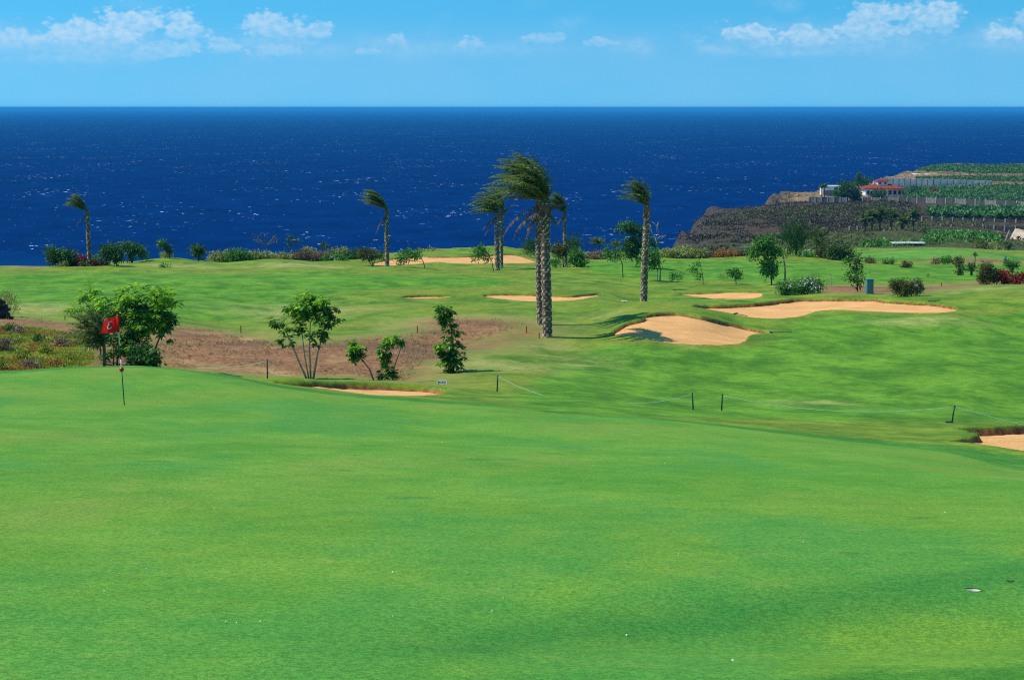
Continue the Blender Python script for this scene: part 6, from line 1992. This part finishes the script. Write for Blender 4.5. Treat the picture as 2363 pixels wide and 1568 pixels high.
# ------------------------------------------------------------------ banana fields, scrub, thickets
def banana_field(lab, quad, n, hgt, seed, d0=300, d1=1200):
    r = np.random.default_rng(seed)
    q = np.array([((u - CX) / F * d, d) for u, d in quad])
    x, y = scatter_in(q, n, r)
    m = len(x)
    z = gh(x, y)
    nl = 7
    k = np.repeat(np.arange(m), nl)
    M = len(k)
    th = r.random(M) * 2 * math.pi
    up = r.uniform(0.3, 1.5, M)
    top = hgt * r.uniform(0.55, 0.9, m)
    pos = np.stack([x[k] + r.normal(0, 0.1, M), y[k] + r.normal(0, 0.1, M), z[k] + top[k] * r.uniform(0.45, 1.0, M)], 1)
    dirs = np.stack([np.cos(th), np.sin(th), up], 1)
    L = hgt * r.uniform(0.45, 0.8, M)
    V, Fc, tn = leaves(pos, dirs, np.tile([0, 0, 1.0], (M, 1)) + r.normal(size=(M, 3)) * 0.3, L, L * 0.36, np.clip(np.clip(r.normal(0.4, 0.3, m), 0, 1)[k] + r.normal(0, 0.2, M), 0, 1))
    o = mesh_obj('banana_plants', V, Fc, LM['banana'], attrs={'tint': tn})
    tag(o, lab, kind='stuff')


banana_field('banana plants filling the large field right of the house', [(2082, 700), (2092, 652), (2420, 600), (2420, 790), (2290, 775), (2140, 765), (2080, 765)], 5200, 1.9, 71)
banana_field('banana plants behind the tall pale walls', [(2120, 850), (2300, 845), (2420, 825), (2420, 880), (2200, 895), (2110, 895)], 1500, 1.7, 72)
banana_field('banana plants of the top field against the sea', [(2108, 975), (2420, 925), (2420, 1060), (2120, 1060)], 2600, 2.0, 73)
banana_field('banana plants of the lower field above the netted fence', [(2140, 525), (2350, 500), (2358, 562), (2140, 565)], 1150, 2.4, 74)


def scrub(lab, name, pts, n, size, mk, seed, d0, d1, hgt=0.9):
    r = np.random.default_rng(seed)
    q = np.array([((u - CX) / F * d, d) for u, d in pts])
    x, y = scatter_in(q, n, r)
    s = poly_sdf(x, y, COAST)
    ok = s > 3
    x, y = x[ok], y[ok]
    keep = fbm(x / 22, y / 26, 3, seed) > r.normal(-0.05, 0.2, len(x))
    x, y = x[keep], y[keep]
    z = gh(x, y) + 1.1 * fbm(x / 10, y / 12, 4, 62) * np.clip((y - 300) / 40, 0, 1) * (y < 720) - 0.1
    m = len(x)
    per = 9
    k = np.repeat(np.arange(m), per)
    M = len(k)
    sc = size * r.uniform(0.5, 1.5, m)
    off = r.normal(size=(M, 3)) * sc[k][:, None] * np.array((0.5, 0.5, 0.25))
    pos = np.stack([x, y, z], 1)[k] + off + np.array((0, 0, 0.15))
    dirs = np.stack([r.normal(0, 0.7, M), r.normal(0, 0.7, M), r.uniform(0.2, 1.2, M)], 1)
    L = sc[k] * r.uniform(0.5, 1.0, M)
    V, Fc, tn = leaves(pos, dirs, r.normal(size=(M, 3)), L, L * 0.5, np.clip(np.clip(r.normal(0.4, 0.22, m), 0, 1)[k] + r.normal(0, 0.15, M), 0, 1))
    tag(mesh_obj(name, V, Fc, LM[mk], attrs={'tint': tn}), lab, kind='stuff')


HQ = [(1536, 405), (1540, 460), (1560, 560), (1600, 655), (1740, 692), (1990, 660), (2095, 640), (2150, 560), (2110, 520), (1960, 440), (1850, 330), (1530, 310)]
scrub('dark dry scrub covering the lower headland', 'dry_scrub', HQ, 15000, 0.6, 'scrub', 81, 300, 720)
scrub('patches of green scrub on the lower headland', 'green_scrub', [(1640, 560), (1700, 640), (1860, 640), (2080, 630), (2100, 560), (2000, 540), (1760, 560)], 2500, 0.55, 'olive', 82, 300, 720)
scrub('dull scrub on the pale upper headland', 'upper_scrub', [(1750, 712), (1860, 780), (2000, 900), (2095, 1000), (2095, 900), (2020, 800), (1890, 740), (1870, 700)], 1200, 0.6, 'olive', 83, 690, 1000)
scrub('green thicket between the far green and the farm', 'thicket', [(1970, 315), (2000, 345), (2130, 352), (2145, 430), (2310, 430), (2310, 330), (2200, 322)], 3000, 0.6, 'mid', 84, 290, 460)
scrub('low olive undergrowth round the shelters', 'undergrowth', [(1900, 320), (1960, 420), (2000, 480), (2150, 500), (2330, 470), (2420, 440), (2420, 330), (2130, 330), (2120, 396), (2020, 388), (2020, 330)], 2600, 0.55, 'olive', 85, 290, 520)
for (lab, base, lobes, mk, d) in [
    ('dense dark bush left of the white flat-roofed shelter', (2027, 580), [(2020, 564, 14, 12), (2035, 566, 13, 11)], 'mid', 318),
    ('dark bush right under the tallest fan palm', (2140, 556), [(2138, 540, 16, 13), (2128, 546, 12, 9)], 'dark', 400),
    ('long dark hedge slanting up towards the lower fence', (2175, 560), [(2150, 557, 16, 6), (2175, 553, 16, 6), (2200, 548, 16, 6)], 'dark', 390),
    ('yellow-green bush mass below the net greenhouse, left', (2258, 587), [(2255, 576, 18, 9), (2272, 572, 14, 10)], 'olive', 312),
    ('yellow-green bush mass below the net greenhouse, right', (2295, 587), [(2292, 573, 16, 11), (2305, 578, 12, 8)], 'yellow', 311),
    ('green bush among the scrub right of the shelters', (2200, 575), [(2195, 566, 18, 8), (2215, 568, 12, 7)], 'mid', 335),
    ('dark bush at the right edge beside the lower bananas', (2352, 512), [(2350, 497, 16, 13), (2366, 500, 12, 12)], 'dark', 520),
    ('red-flowered bush in the large banana field', (2164, 456), [(2156, 438, 9, 4)], 'red', 700)]:
    FT(lab, base, lobes, mk, d, size=0.42, name='shrub', cat='shrub', part='foliage', cov=4.0)
palm('palm_tree', 'short dark palm at the foot of the net greenhouse', (2327, 586), [(2327, 587), (2327, 572)], (5, 4), None, 16, None, d=306, length=1.3, wind=0.05, grav=0.6, nl=12, leaf_len=0.5, leaf_w=0.14, seed=77, el=(-10, 80), scaled=False)


def rail_fence():
    d = 305
    r0 = empty('rail_fence', ((1710 - CX) / F * d, d, ground((1710 - CX) / F * d, d)), 'thin wire fence at the foot of the dark headland', 'fence')
    B = np.array(r0.location)
    m = material('fence_wire', (0.32, 0.31, 0.30), 0.6, 0.3)
    for v in (569.5, 573.5):
        V, Fc = tube([np.array(at(1690, v + 1.5, d)) - B, np.array(at(1735, v, d)) - B, np.array(at(1780, v + 1, d)) - B, np.array(at(1822, v + 1.5, d)) - B], [0.045] * 4, 5)
        mesh_obj('rail', V, Fc, m, r0)
    for u in range(1690, 1826, 12):
        p = np.array(at(u, 568, d)) - B
        zg = ground(p[0] + B[0], d) - B[2] - 0.1
        V, Fc = tube([(p[0], 0, zg), (p[0], 0, p[2])], [0.05, 0.05], 5)
        mesh_obj('post', V, Fc, m, r0)


rail_fence()
